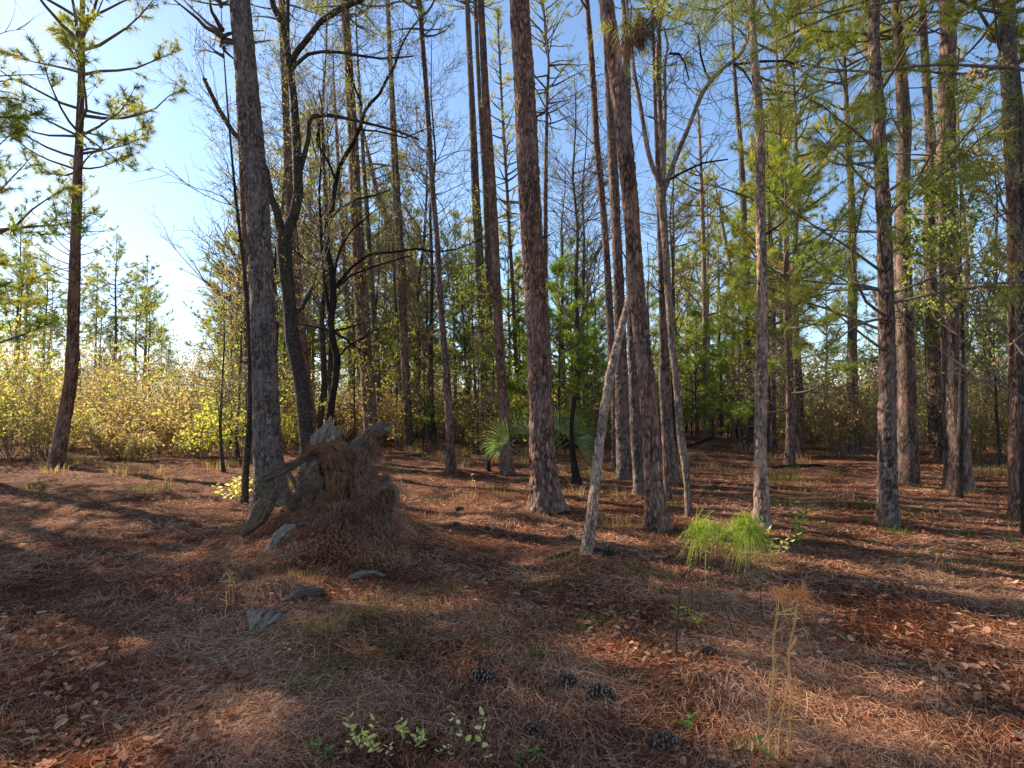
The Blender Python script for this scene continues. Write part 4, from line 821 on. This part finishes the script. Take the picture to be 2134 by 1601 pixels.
def loose_wood():
    rng = np.random.default_rng(62)
    # split grey wedge
    c = gnd(540, 1318); s = 3.95/FP
    q = np.array([[514,1272,-.05],[541,1278,-.02],[570,1296,.02],[556,1306,.0],[542,1316,-.03],[528,1328,-.07],[520,1318,-.08],[516,1295,-.07]])
    fr = np.array([at(a, b, c[1]+k) for a, b, k in q]); bk = fr+np.array([.05, .17, -.05]); V = np.concatenate([fr, bk]); n = len(q)
    F = [[0, i, i+1] for i in range(1, n-1)]+[[n, n+i+1, n+i] for i in range(1, n-1)]+[t for i in range(n) for t in ([i, i+n, (i+1) % n], [(i+1) % n, i+n, (i+1) % n+n])]
    org = V.mean(0); o = mk('wood_chunk', [(V, np.array(F), 0, False, np.full(len(V), .7))], [M['wood_cut']], None, org)
    b = o.modifiers.new('bev', 'BEVEL'); b.width = .006; b.segments = 2
    tag(o, 'split grey wood chunk half buried at the left foreground', 'wood')
    for l, mt, lb in (([(1135,1168,6),(1165,1163,9),(1200,1160,10),(1240,1162,11),(1280,1166,10)], 'bark_dark', 'dark fallen branch lying across the foot of the leaning pole'),
                  ([(725,1206,12),(750,1198,16),(780,1195,15),(805,1202,6)], 'wood_grey', 'half buried grey log piece in front of the stump'),
                  ([(600,1262,10),(625,1247,20),(650,1240,24),(674,1238,16)], 'wood', 'half buried log end sticking out of dry grass above the wood chunk'),
                  ([(1310,1150,2.5),(1345,1172,3),(1385,1198,3),(1400,1210,2)], 'wood_grey', 'thin grey stick angled up beside the small pine sapling'),
                  ([(845,950,5),(910,945,5),(960,948,5),(1015,958,4)], 'wood', 'long thin fallen branch behind the thin leaning pine'),
                  ([(1425,932,5),(1445,928,6),(1470,918,6),(1485,910,4)], 'bark_dark', 'dark crooked fallen limb lying beyond the forked tree'),
                  ([(1600,975,6),(1640,972,7),(1700,968,7),(1760,975,5)], 'bark_dark', 'dark fallen limb lying right of the pale barked pine'),
                  ([(1320,1000,3),(1450,1035,3),(1475,1060,3)], 'twig', 'thin bowed twig behind the small pine sapling')):
        P = []; Rr = []
        for px, py, w in l:
            g_ = gnd(px, py+w*.4); d = g_[1]; P.append([g_[0], d, float(hgt(g_[0], d))+w*.3*d/FP]); Rr.append(w*.5*d/FP)
        P = np.array(P); org = P[0].copy(); V, F, a, b, gr = trunk_mesh(P, Rr, rng, seg=90, sides=24, amp=.2, flare=0, wood='log' in lb)
        o = mk('fallen_branch' if 'log' not in lb else 'log', [(V, F, 0, True, gr)], [M[mt]], None, org); tag(o, lb, 'branch' if 'log' not in lb else 'log')
loose_wood()

# ------------------------------------------------------------------ pine cones
def cone_mesh():
    rng = np.random.default_rng(63); V = []; F = []; n = 110
    for i in range(n):
        t = (i+.5)/n; a = i*2.39996; x = -.06+.12*t; r = .034*math.sin(math.pi*min(1, (t*.85+.12)))**.6
        c = np.array([x, r*.35*math.cos(a), r*.35*math.sin(a)]); o_ = np.array([.35*(t-.2), math.cos(a), math.sin(a)]); o_ /= np.linalg.norm(o_)
        tang = np.cross(o_, [1, 0, 0]); tang /= np.linalg.norm(tang); up = np.cross(tang, o_); b = len(V); L = r*.95*rng.uniform(.75, 1.25); o_ = o_+rng.normal(0, .16, 3); o_ /= np.linalg.norm(o_)
        for s, w, th in ((0, .004, .002), (.75, .008, .003), (1, .0045, .004)):
            for u, v in ((-1, -1), (1, -1), (1, 1), (-1, 1)): V.append(c+o_*L*s+tang*w*u*(.8+r*8)+up*th*v)
        V.append(c+o_*(L*1.12)+up*.004)
        for k in (0, 4):
            for q in range(4): q2 = (q+1) % 4; F += [[b+k+q, b+k+q2, b+k+4+q2], [b+k+q, b+k+4+q2, b+k+4+q]]
        for q in range(4): F.append([b+8+q, b+8+(q+1) % 4, b+12])
    V = np.array(V); th = np.linspace(0, 2*np.pi, 13)[:-1]
    core = [(-.055, .012), (-.03, .02), (.02, .018), (.058, .005)]; b = len(V); cv = [[x, r*math.cos(q), r*math.sin(q)] for x, r in core for q in th]
    for k in range(3):
        for q in range(12): q2 = (q+1) % 12; F += [[b+k*12+q, b+k*12+q2, b+k*12+12+q2], [b+k*12+q, b+k*12+12+q2, b+k*12+12+q]]
    V = np.concatenate([V, np.array(cv)]); V[:, 2] += .026; return V, np.array(F)
cv, cf = cone_mesh(); c0 = None
for k, (px, py, s, lb) in enumerate(((1008,1432,1.15,'dark pine cone on its side in the middle foreground, left of the other three'),(1180,1434,1.0,'half buried pine cone just left of the blackest one'),(1248,1456,1.15,'blackest open pine cone in the right middle foreground'),
        (1115,1532,1.0,'small tilted pine cone near the bottom centre, below the group of three'),(1382,1562,1.15,'wide flattened pine cone at the bottom, beneath the green seedling'),(1475,1382,1.1,'pale tipped pine cone right of the sapling stem'),
        (952,1104,1.0,'pine cone alone on the open straw left of the central pine'),(957,1064,1.0,'small far pine cone above the other on the open straw'),(1190,1134,1.0,'pine cone lit by sun just left of the leaning pole'),(1268,1165,1.1,'pine cone beside the fallen branch, right of the leaning pole foot'),
        (918,1023,1.1,'dark pine cone below the thin leaning pine'),(1490,1020,1.2,'dark pine cone on straw between forked tree and pale pine'),(1170,1108,1.0,'pine cone on sunny straw just in front of the central pine foot'))):
    p = gnd(px, py)
    if c0 is None: c0 = mk('pine_cone', [(cv, cf, 0, False)], [M['cone'], M['cone_tip']]); ft = np.zeros(len(cf), np.int32); ft[:110*20] = np.tile([0]*16+[1]*4, 110); c0.data.polygons.foreach_set('material_index', ft); o = c0
    else: o = c0.copy(); C.collection.objects.link(o)
    o.location = (p[0], p[1], float(hgt(p[0], p[1]))-.010); o.rotation_euler = (rg.uniform(0, 6), rg.uniform(-.3, .2)+(.9 if k == 3 else 0), rg.uniform(-.5, .5)+(3.1 if k % 2 else 0)); o.scale = (s,)*3
    o.rotation_euler[0] = 0
    tag(o, lb, 'pine cone', 'pine cones on the forest floor')
# pebbles
rng = np.random.default_rng(64)
def blob(r, rng, sq=.6):
    u, v = np.meshgrid(np.linspace(0, np.pi, 9), np.linspace(0, 2*np.pi, 13)[:-1], indexing='ij'); P = np.stack([np.sin(u)*np.cos(v), np.sin(u)*np.sin(v), np.cos(u)*sq], -1).reshape(-1, 3)
    P = P*r*(.8+.4*fbm(P[:, 0]*1.5+r*99, P[:, 1]*1.5, P[:, 2]*1.5, s=7))[:, None]; i, j = np.meshgrid(np.arange(8), np.arange(12), indexing='ij'); j2 = (j+1) % 12
    q = np.stack([i*12+j, i*12+j2, (i+1)*12+j2, (i+1)*12+j], -1).reshape(-1, 4); return P, np.concatenate([q[:, [0, 1, 2]], q[:, [0, 2, 3]]])
for px, py, r, lb in ((1470,1560,.019,'smooth white pebble at bottom right, beside the flattened pine cone'),(1558,1418,.014,'small pale pebble left of the dry grass stalks'),(516,1346,.012,'small white pebble left below the grey wood chunk'),(514,1362,.011,'tiny white pebble, lowest under the grey wood chunk'),(541,1374,.013,'pale pebble right of and below the wood chunk, farthest from it'),(1220,1555,.014,'pale pebble among leaves at the bottom centre')):
    v, f = blob(r, rng); p = gnd(px, py); z = float(hgt(p[0], p[1])); o = mk('pebble', [(v, f, 0, True)], [M['stone']]); o.location = (p[0], p[1], z+r*.4); tag(o, lb, 'pebble')

# ------------------------------------------------------------------ palmetto
def palmetto():
    rng = np.random.default_rng(65); b = gnd(1120, 1000); z0 = float(hgt(b[0], b[1])); org = np.array([b[0], b[1], z0])
    root = thing('palmetto', org, 'green fan palmetto growing behind the big central pine', 'palmetto')
    D = b[1]
    for k, (hx, hy, dx, dy, L, dep, n, arc) in enumerate(((1062,920,-.9,.35,62,-.5,19,1.9),(1098,905,-.35,1,62,-.1,21,2.6),(1166,900,.25,1,60,-.2,20,2.5),(1180,912,.9,.45,66,-.6,19,2.0),(1050,925,-.6,-.25,44,-.3,16,1.3),(1196,915,.8,-.3,50,-.7,16,1.2),(1120,905,0,1,55,.5,18,2.4))):
        h = at(hx, hy, D+dep); s = (D+dep)/FP; ax_ = nrm(np.array([dx, -.35, dy])); nn = nrm(np.cross(ax_, [0.25, 1, .1])); side = np.cross(nn, ax_)
        V = []; F = []
        for q in range(n):
            a = (q/(n-1)-.5)*arc; dr = ax_*math.cos(a)+nn*math.sin(a); dr = nrm(dr+side*rng.normal(0, .07)); l = 1.2*L*s*(1-.18*abs(a)/arc)*rng.uniform(.85, 1.08); w = .0085
            pd = np.cross(dr, side); pd = nrm(pd); dn = np.array([0, 0, -1.])
            bb = len(V); V += [h+dr*.03-pd*.004, h+dr*.03+pd*.004, h+dr*l*.45+pd*w, h+dr*l*.45+side*.008, h+dr*l*.45-pd*w, h+dr*l*.8+pd*w*.45+dn*l*.03, h+dr*l*.8-pd*w*.45+dn*l*.03, h+dr*l+dn*l*(.10+.08*rng.random())]
            F += [[bb, bb+3, bb+2], [bb, bb+1, bb+2], [bb+1, bb+4, bb+3], [bb, bb+4, bb+3], [bb+2, bb+3, bb+5], [bb+3, bb+6, bb+5], [bb+3, bb+4, bb+6], [bb+5, bb+6, bb+7]]
        tb = Tubes(); bs = org+np.array([rng.normal(0, .04), rng.normal(0, .04), 0]); mid = (bs+h)/2+np.array([(bs[0]-h[0])*.2, 0, .06]); tb.add([bs, mid, h, h+ax_*.03], [.012, .009, .007, .005], 8, 6)
        mk('frond', tb.part(0)+[(np.array(V), np.array(F), 0, False)], [M['palm']], root, org)
palmetto()

# ------------------------------------------------------------------ small plants
def ellip_leaf(p, d, L, w, rng): return leaves(np.array([p]), np.array([d]), L, w, rng, .18)
def seedling(px, py, hpx, nl, mat, lb, Ls=.028, ws=.013, seed=0, name='seedling', stems=1, lean=.2, tmat='twig', cat='seedling'):
    if mat == 'seed_leaf' and Ls < .055: Ls *= .8; ws *= .75
    rng = np.random.default_rng(500+seed); p = gnd(px, py); d = p[1]; z = float(hgt(p[0], d)); org = np.array([p[0], d, z]); h = hpx*d/FP
    root = thing(name, org, lb, cat); tb = Tubes(); LP = []; LD = []
    for s in range(stems):
        pts = limb(org+np.array([rng.normal(0, .01)*stems, rng.normal(0, .01)*stems, 0]), nrm(np.array([rng.normal(0, lean), rng.normal(0, lean), 1])), h*rng.uniform(.75, 1.1), rng, 5, .12, .02); tb.add(pts, np.linspace(.0022, .0012, 6)*(1+h), 6, 5)
        for q in range(nl):
            t = .25+.75*(q+1)/nl; m = ip(pts, t); a = q*2.4+rng.normal(0, .3); LP.append(m); LD.append(unit(a, rng.uniform(.0, .7)))
    mk('stem', tb.part(), [M[tmat]], root, org)
    v, f = leaves(np.array(LP), np.array(LD), Ls, ws, rng, .18); mk('leaves', [(v, f, 0, False)], [M[mat]], root, org)
seedling(742,1560,60,9,'seed_leaf','pale leafed seedling, leftmost of the bottom row, with a white seed tip', .05,.024,1, stems=2)
seedling(792,1580,78,10,'seed_leaf','taller pale green seedling second from left in the bottom row', .052,.026,2, stems=2)
seedling(847,1552,45,8,'seed_leaf','short seedling with creamy curled leaves in the bottom row', .05,.026,3, stems=2)
seedling(868,1568,40,7,'seed_leaf','small yellowish seedling hugging the creamy leafed one', .045,.022,4, stems=2)
seedling(988,1578,112,7,'seed_leaf','tall thin seedling with round leaves and a yellow leaf at bottom centre', .046,.03,5, stems=2)
seedling(1418,1530,58,6,'seed_green','glossy green oval leafed seedling at bottom right', .045,.026,6)
seedling(905,1592,30,6,'seed_leaf','tiny pale seedling at the bottom edge between taller ones', .03,.015,7)
seedling(1010,1592,26,6,'seed_leaf','low pale seedling at the bottom edge right of the tall thin one', .03,.015,8)
seedling(680,1592,26,6,'seed_green','low green seedling at the bottom edge, left of the pale row', .035,.014,9)
seedling(1085,1594,26,7,'seed_green','low green seedling at the bottom centre edge', .04,.014,10)
seedling(676,1140,24,7,'seed_green','small bright green sprig on the mound in front of the stump', .06,.022,11)
seedling(1026,972,20,12,'red_leaf','bright red leafed seedling beside the foot of a reddish pine', .09,.05,12, stems=2)
seedling(1445,1315,40,10,'shrub','narrow leafed pale shrublet behind the sapling stem', .06,.014,13, stems=3)
seedling(1600,1592,60,6,'seed_green','narrow green leafed sprig between the dry grass stalks', .06,.016,14)
seedling(500,1045,60,14,'seed_leaf','small yellow green bush at the left foot of the thick grey pine', .09,.04,15, stems=6, lean=.4, name='shrub', cat='shrub')
seedling(1655,1150,120,14,'shrub','pale leafed shrub at the right behind the sapling', .10,.03,16, stems=4, lean=.4, name='shrub', cat='shrub')
seedling(1610,1170,70,9,'seed_leaf','thin sprig with large pale leaves just right of the pine sapling', .09,.03,17, stems=3, lean=.5, name='shrub', cat='shrub')
seedling(785,1120,95,20,'shrub','leafy grey green vine sprig on the right flank of the stump', .045,.02,18, stems=4, lean=.4)
seedling(770,905,110,22,'seed_leaf','yellow green leafy vine climbing beside the reddish pine behind the stump', .12,.055,19, stems=6, lean=.35, name='shrub', cat='shrub')
seedling(990,1030,45,9,'seed_leaf','pale sprig on the open straw left of the central pine', .05,.02,20)
seedling(1350,1225,60,16,'grass_green','feathery green sprig left of the pine sapling stem', .07,.006,21, stems=6, lean=.4)
seedling(1532,1330,170,10,'shrub','thin dark stemmed bare seedling right of the sapling', .03,.01,22, tmat='twig_dark')
seedling(1585,1290,130,8,'shrub','faint twiggy seedling near the tan grass stalks', .03,.01,23, tmat='twig_dark')
for k, (px, py, h, m) in enumerate(((722,1586,42,'seed_leaf'),(765,1578,50,'seed_leaf'),(820,1590,36,'seed_leaf'),(890,1560,38,'seed_green'),(935,1588,34,'seed_leaf'),(655,1584,34,'seed_green'),(1120,1592,30,'seed_green'),(600,1372,26,'seed_leaf'))):
    seedling(px, py, h, 6, m, ['pale sprig at the bottom edge, lower left of the leftmost seedling','pale sprig squeezed between the two left seedlings','low pale sprig below the creamy curled seedling','dark green lobed sprig right of the creamy curled seedling','low pale sprig left of the tall thin seedling','dull green sprig left of the whole seedling row','low green sprig at the bottom right of centre','small pale sprig right of the wood chunk'][k], .036, .017, 40+k)
# tan grass stalks
M['stalk'] = leafmat('golden_grass_stalk', [(.66, .27, .07), (.80, .37, .11), (.86, .52, .22)], .12, 8)
def stalks():
    for k, (l, lb) in enumerate((([(1597,1600),(1603,1500),(1610,1400),(1622,1300),(1633,1228)], 'tall tan grass stalk with drooping seed head, left of two'),([(1616,1600),(1628,1500),(1645,1380),(1658,1300),(1672,1232)], 'tall tan grass stalk at the right, leaning right'),([(1640,1590),(1646,1520),(1655,1460),(1660,1420)], 'short thin tan grass stalk between and behind the tall ones'),([(470,1290),(474,1240),(478,1190)], 'tan grass blade at the left'))):
        rng = np.random.default_rng(70+k); b = gnd(*((l[0][0], min(l[0][1], 1594)))); d = b[1]; P = np.array([at(x, y, d+.03*i) for i, (x, y) in enumerate(l)]); P[0] = b; P[0, 2] = float(hgt(b[0], b[1])); org = P[0].copy(); P = np.array([ip(P, t) for t in np.linspace(0, 1, 16)]); tt = np.linspace(0, 1, 16); P[:, 0] += .022*np.sin(tt*5+k)*tt+.006*np.sin(tt*17+k); P[:, 1] += .02*np.sin(tt*4+k*2)*tt
        root = thing('grass_stalk', org, lb, 'grass stalk'); tb = Tubes(); tb.add(P, np.linspace(.0034, .002, len(P)), 16, 6)
        tb.add(P+np.array([-.006, 0, 0])*np.linspace(0, 1.5, len(P))[:, None], np.linspace(.002, .001, len(P)), 12, 5); mk('stem', tb.part(), [M['stalk']], root, org)
        A = []; Q = []
        for t in np.linspace(.35, .95, 6): Q.append(ip(P, t)); A.append([rng.normal(0, 1), rng.normal(0, .4), .6])
        v, f = needles(np.array(Q), np.array(A), 3, .15, .004, rng, droop=.9, lo=0, hi=30); ps = [(v, f, 0, False)]
        if k < 2:
            v, f = needles(np.array([P[-1]]*4)+rng.normal(0, .01, (4, 3)), np.array([[.7, 0, .1], [.5, 0, -.2], [.8, 0, -.5], [.1, 0, .6]]), 9, .13, .003, rng, droop=1.0, lo=0, hi=28); ps.append((v, f, 0, False))
        mk('leaves', ps, [M['stalk']], root, org)
stalks()
# bright green pine sapling
def sapling():
    rng = np.random.default_rng(75); b = gnd(1410, 1386); D = b[1]; z = float(hgt(b[0], D)); org = np.array([b[0], D, z])
    root = thing('pine_sapling', org, 'bright green long needled pine sapling drooping on a thin bent stem', 'sapling')
    tb = Tubes(); P = np.array([at(x, y, D+e) for x, y, e in ((1410,1386,0),(1409,1330,0),(1411,1290,0),(1416,1240,.02),(1419,1200,.03))]); P[0, 2] = z; tb.add(P, [.006, .0055, .005, .005, .0045], 12, 8)
    Q = np.array([at(x, y, D+e) for x, y, e in ((1418,1205,.03),(1436,1192,.04),(1450,1180,.05),(1456,1165,.05),(1454,1140,.05),(1450,1118,.05))]); tb.add(Q, [.005, .005, .0045, .004, .004, .003], 12, 6)
    Q2 = np.array([at(x, y, D+e) for x, y, e in ((1418,1205,.03),(1460,1160,.08),(1500,1125,.1),(1530,1105,.1),(1550,1085,.1))]); tb.add(Q2, [.005, .004, .004, .003, .003], 12, 6)
    Q3 = np.array([at(x, y, D+e) for x, y, e in ((1500,1125,.1),(1530,1128,.05),(1548,1132,.0))]); tb.add(Q3, [.003, .003, .002], 6, 5)
    Q4 = np.array([at(x, y, D+e) for x, y, e in ((1416,1240,.0),(1395,1215,0),(1385,1200,.0))]); tb.add(Q4, [.003, .002, .002], 6, 5)
    mk('stem', tb.part(), [M['twig_dark']], root, org)
    for k, (x, y, e, ax_, n, L) in enumerate(((1452,1112,.05,(-.6,-.1,.35),170,.17),(1458,1100,.05,(-.2,-.1,.7),120,.15),(1478,1092,.08,(.6,0,.5),130,.16),(1505,1100,.1,(.2,-.2,.6),110,.15),(1555,1085,.1,(.2,-.2,.7),210,.17),(1535,1090,.1,(-.6,0,.5),170,.17),(1556,1112,.0,(-.5,-.3,.1),190,.17),(1572,1105,.1,(.8,.1,.1),200,.17),(1560,1095,.05,(.1,-.8,.0),140,.16))):
        p = at(x, y, D+e); p = p+np.array([0, 0, .0]); v, f = needles(p+rng.normal(0, .012, (5, 3)), np.tile(np.array(ax_), (5, 1))+rng.normal(0, .3, (5, 3)), n//9, L*1.12, .0032, rng, droop=.8, lo=5, hi=88, back=.7)
        mk('needle_tuft', [(v, f, 0, False)], [M['sap']], root, org)
M['sap'] = leafmat('sapling_needles', [(.20, .27, .04), (.38, .45, .07), (.56, .58, .13)], .45, 6)
sapling()
# near pine whose boughs hang in from the right, with a caught clump of dead needles
def bough_pine():
    rng = np.random.default_rng(76); P = np.array([[4.9, 7.3, -.05], [4.95, 7.3, 2], [5.0, 7.35, 4], [4.95, 7.4, 6.5], [5.05, 7.4, 9.5], [5.1, 7.4, 13]]); Rr = np.array([.11, .095, .085, .07, .05, .01])
    org = np.array([4.9, 7.3, float(hgt(4.9, 7.3))]); root = thing('pine_tree', org, 'bushy near pine at the right whose long needled yellow green boughs hang into view', 'tree')
    mk('trunk', [trunk_mesh(P, Rr, rng, sides=28)], [M['bark']], root, org)
    tb = Tubes(); TP = []; TA = []; ax_ = axis_of(P)
    for k in range(48):
        z = rng.uniform(2.2, 11.5); a = math.pi+rng.normal(0, .85) if rng.random() < .6 else rng.uniform(0, 6.28); L = rng.uniform(1.1, 2.5)*(1.1-.05*z)+.2
        pts = limb(ax_(z), unit(a, rng.uniform(-.05, .5)), L, rng, 6, .12, .03); tb.add(pts, np.linspace(.022, .004, 7), 7, 5)
        for q in range(int(L*6)):
            u = rng.uniform(.3, 1); m = ip(pts, u); dv = nrm(pts[-1]-pts[0])*.6+rng.normal(0, .5, 3); s2 = limb(m, nrm(dv), rng.uniform(.15, .5), rng, 3, .15, .02); tb.add(s2, [.006, .005, .004, .003], 4, 3)
            TP.append(s2[-1]); TA.append(s2[-1]-s2[-2]+np.array([0, 0, -.02]))
        TP.append(pts[-1]); TA.append(pts[-1]-pts[-2])
    v, f = needles(np.array(TP), np.array(TA), 36, .24, .0048, rng, droop=.5, hi=70)
    mk('crown', tb.part(0)+[(v, f, 1, False)], [M['twig'], M['pine_near']], root, org)
bough_pine()
def near_bough():
    # a taller pine just outside the top right: boughs drooping through the top edge
    rng = np.random.default_rng(79); tb = Tubes(); TP = []; TA = []
    P = np.array([[3.6, 3.2, -.05], [3.6, 3.2, 3], [3.5, 3.25, 6], [3.45, 3.3, 9]]); Rr = np.array([.09, .08, .06, .015]); org = np.array([3.6, 3.2, float(hgt(3.6, 3.2))])
    root = thing('pine_tree', org, 'close slim pine at the far right reaching needles over the top of the view', 'tree')
    mk('trunk', [trunk_mesh(P, Rr, rng, sides=28)], [M['bark']], root, org); ax_ = axis_of(P)
    tips = [(1335,60,4.6),(1310,50,4.9),(1420,30,4.4),(1490,20,4.2),(1470,-10,4.0),(1570,110,4.0),(1640,40,3.6),(1590,60,4.2),(1620,230,3.9),(1385,-20,4.6),(1540,-30,4.2)]
    for x, y, d in tips:
        e = at(x, y, d); s = ax_(e[2]-.25); mid = (s+e)/2+np.array([0, 0, .25]); pts = np.array([s, (s+mid)/2+[0, 0, .05], mid, (mid+e)/2+[0, 0, .08], e]); tb.add(pts, [.014, .011, .009, .006, .004], 12, 5)
        for q in range(7):
            m = ip(pts, rng.uniform(.55, 1)); dv = nrm(e-s)*.6+rng.normal(0, .45, 3); s2 = limb(m, nrm(dv), rng.uniform(.12, .3), rng, 3, .15, -.03); tb.add(s2, [.004, .0035, .003, .0025], 4, 3); TP.append(s2[-1]); TA.append(s2[-1]-s2[-2])
        TP.append(e); TA.append(e-mid)
    v, f = needles(np.array(TP), np.array(TA), 36, .22, .0036, rng, droop=.55, hi=65)
    mk('crown', tb.part(0)+[(v, f, 1, False)], [M['twig'], M['pine_near']], root, org)
    c = at(1335, 70, 4.6); pts = c+rng.normal(0, 1, (26, 3))*np.array([.06, .06, .08]); v, f = needles(pts, np.tile([0, 0, -1.], (26, 1)), 34, .2, .004, rng, droop=.3, hi=60)
    o = mk('needle_clump', [(v, f, 0, False)], [M['pine_dead']], None, c); tag(o, 'hanging clump of dead brown needles caught on a branch near the top', 'needle clump')
near_bough()
# leafy vines on trunks
def vine(pts, d, lb, n=700, mat='spring', sx=.25, seed=0, ls=.06):
    rng = np.random.default_rng(800+seed); P, Rr = world_line([(a, b, 3) for a, b in pts], d-.22); org = P[0].copy(); org[2] = float(hgt(org[0], org[1])); P[0, 2] = org[2]
    root = thing('vine', org, lb, 'vine'); tb = Tubes(); LP = []; LD = []
    for k in range(5): Q = np.array([ip(P, t) for t in np.linspace(0, 1, 30)])+rng.normal(0, .05, (30, 3)); tb.add(Q, np.full(30, .006), 30, 4)
    for k in range(n//6):
        m = ip(P, rng.uniform(.05, 1)); s2 = limb(m, unit(rng.uniform(0, 6.28), rng.uniform(-.3, .6)), sx*rng.uniform(.4, 1.6), rng, 3, .25); tb.add(s2, [.004, .003, .002, .002], 4, 3)
        for q in range(6): LP.append(ip(s2, rng.random())+rng.normal(0, .02, 3)); LD.append(rng.normal(0, 1, 3))
    mk('stem', tb.part(), [M['twig']], root, org); v, f = leaves(np.array(LP), np.array(LD), ls, ls*.5, rng); mk('leaves', [(v, f, 0, False)], [M[mat]], root, org)
vine([(778,960),(767,800),(758,700),(748,520),(735,300),(722,80),(718,-40)], gnd(778,965)[1], 'yellow leafed vine climbing the reddish pine behind the stump horn', 2200, 'spring', .5, 1)
vine([(855,930),(843,720),(838,620),(826,400),(814,150),(808,-20)], gnd(855,936)[1], 'vine of small leaves on the slim grey brown pine', 1300, 'spring', .5, 2)
vine([(1017,924),(1012,780),(1007,700),(1000,560),(992,400)], gnd(1017,924)[1], 'leafy vine wrapped round the leftmost trunk of the close trio', 1500, 'shrub', .55, 3, .08)

# remove prototypes never placed
for k in PR:
    if k not in used:
        for c_ in list(PR[k].children): bpy.data.objects.remove(c_)
        bpy.data.objects.remove(PR[k])

# labels of look-alikes in the same place: tell them apart by how near they stand
seen = {}
for o in C.collection.objects:
    if o.parent is None and o.get('label') and o.get('group'): seen.setdefault(o['label'], []).append(o)
for lb, L in seen.items():
    if len(L) < 2: continue
    L.sort(key=lambda o: o.location.x**2+o.location.y**2)
    names = ['nearer one', 'farther one'] if len(L) == 2 else ['the nearest', 'second nearest', 'third nearest', 'fourth nearest', 'fifth nearest', 'sixth nearest', 'seventh nearest', 'eighth nearest']
    for o, w in zip(L, names): o['label'] = lb+', '+w
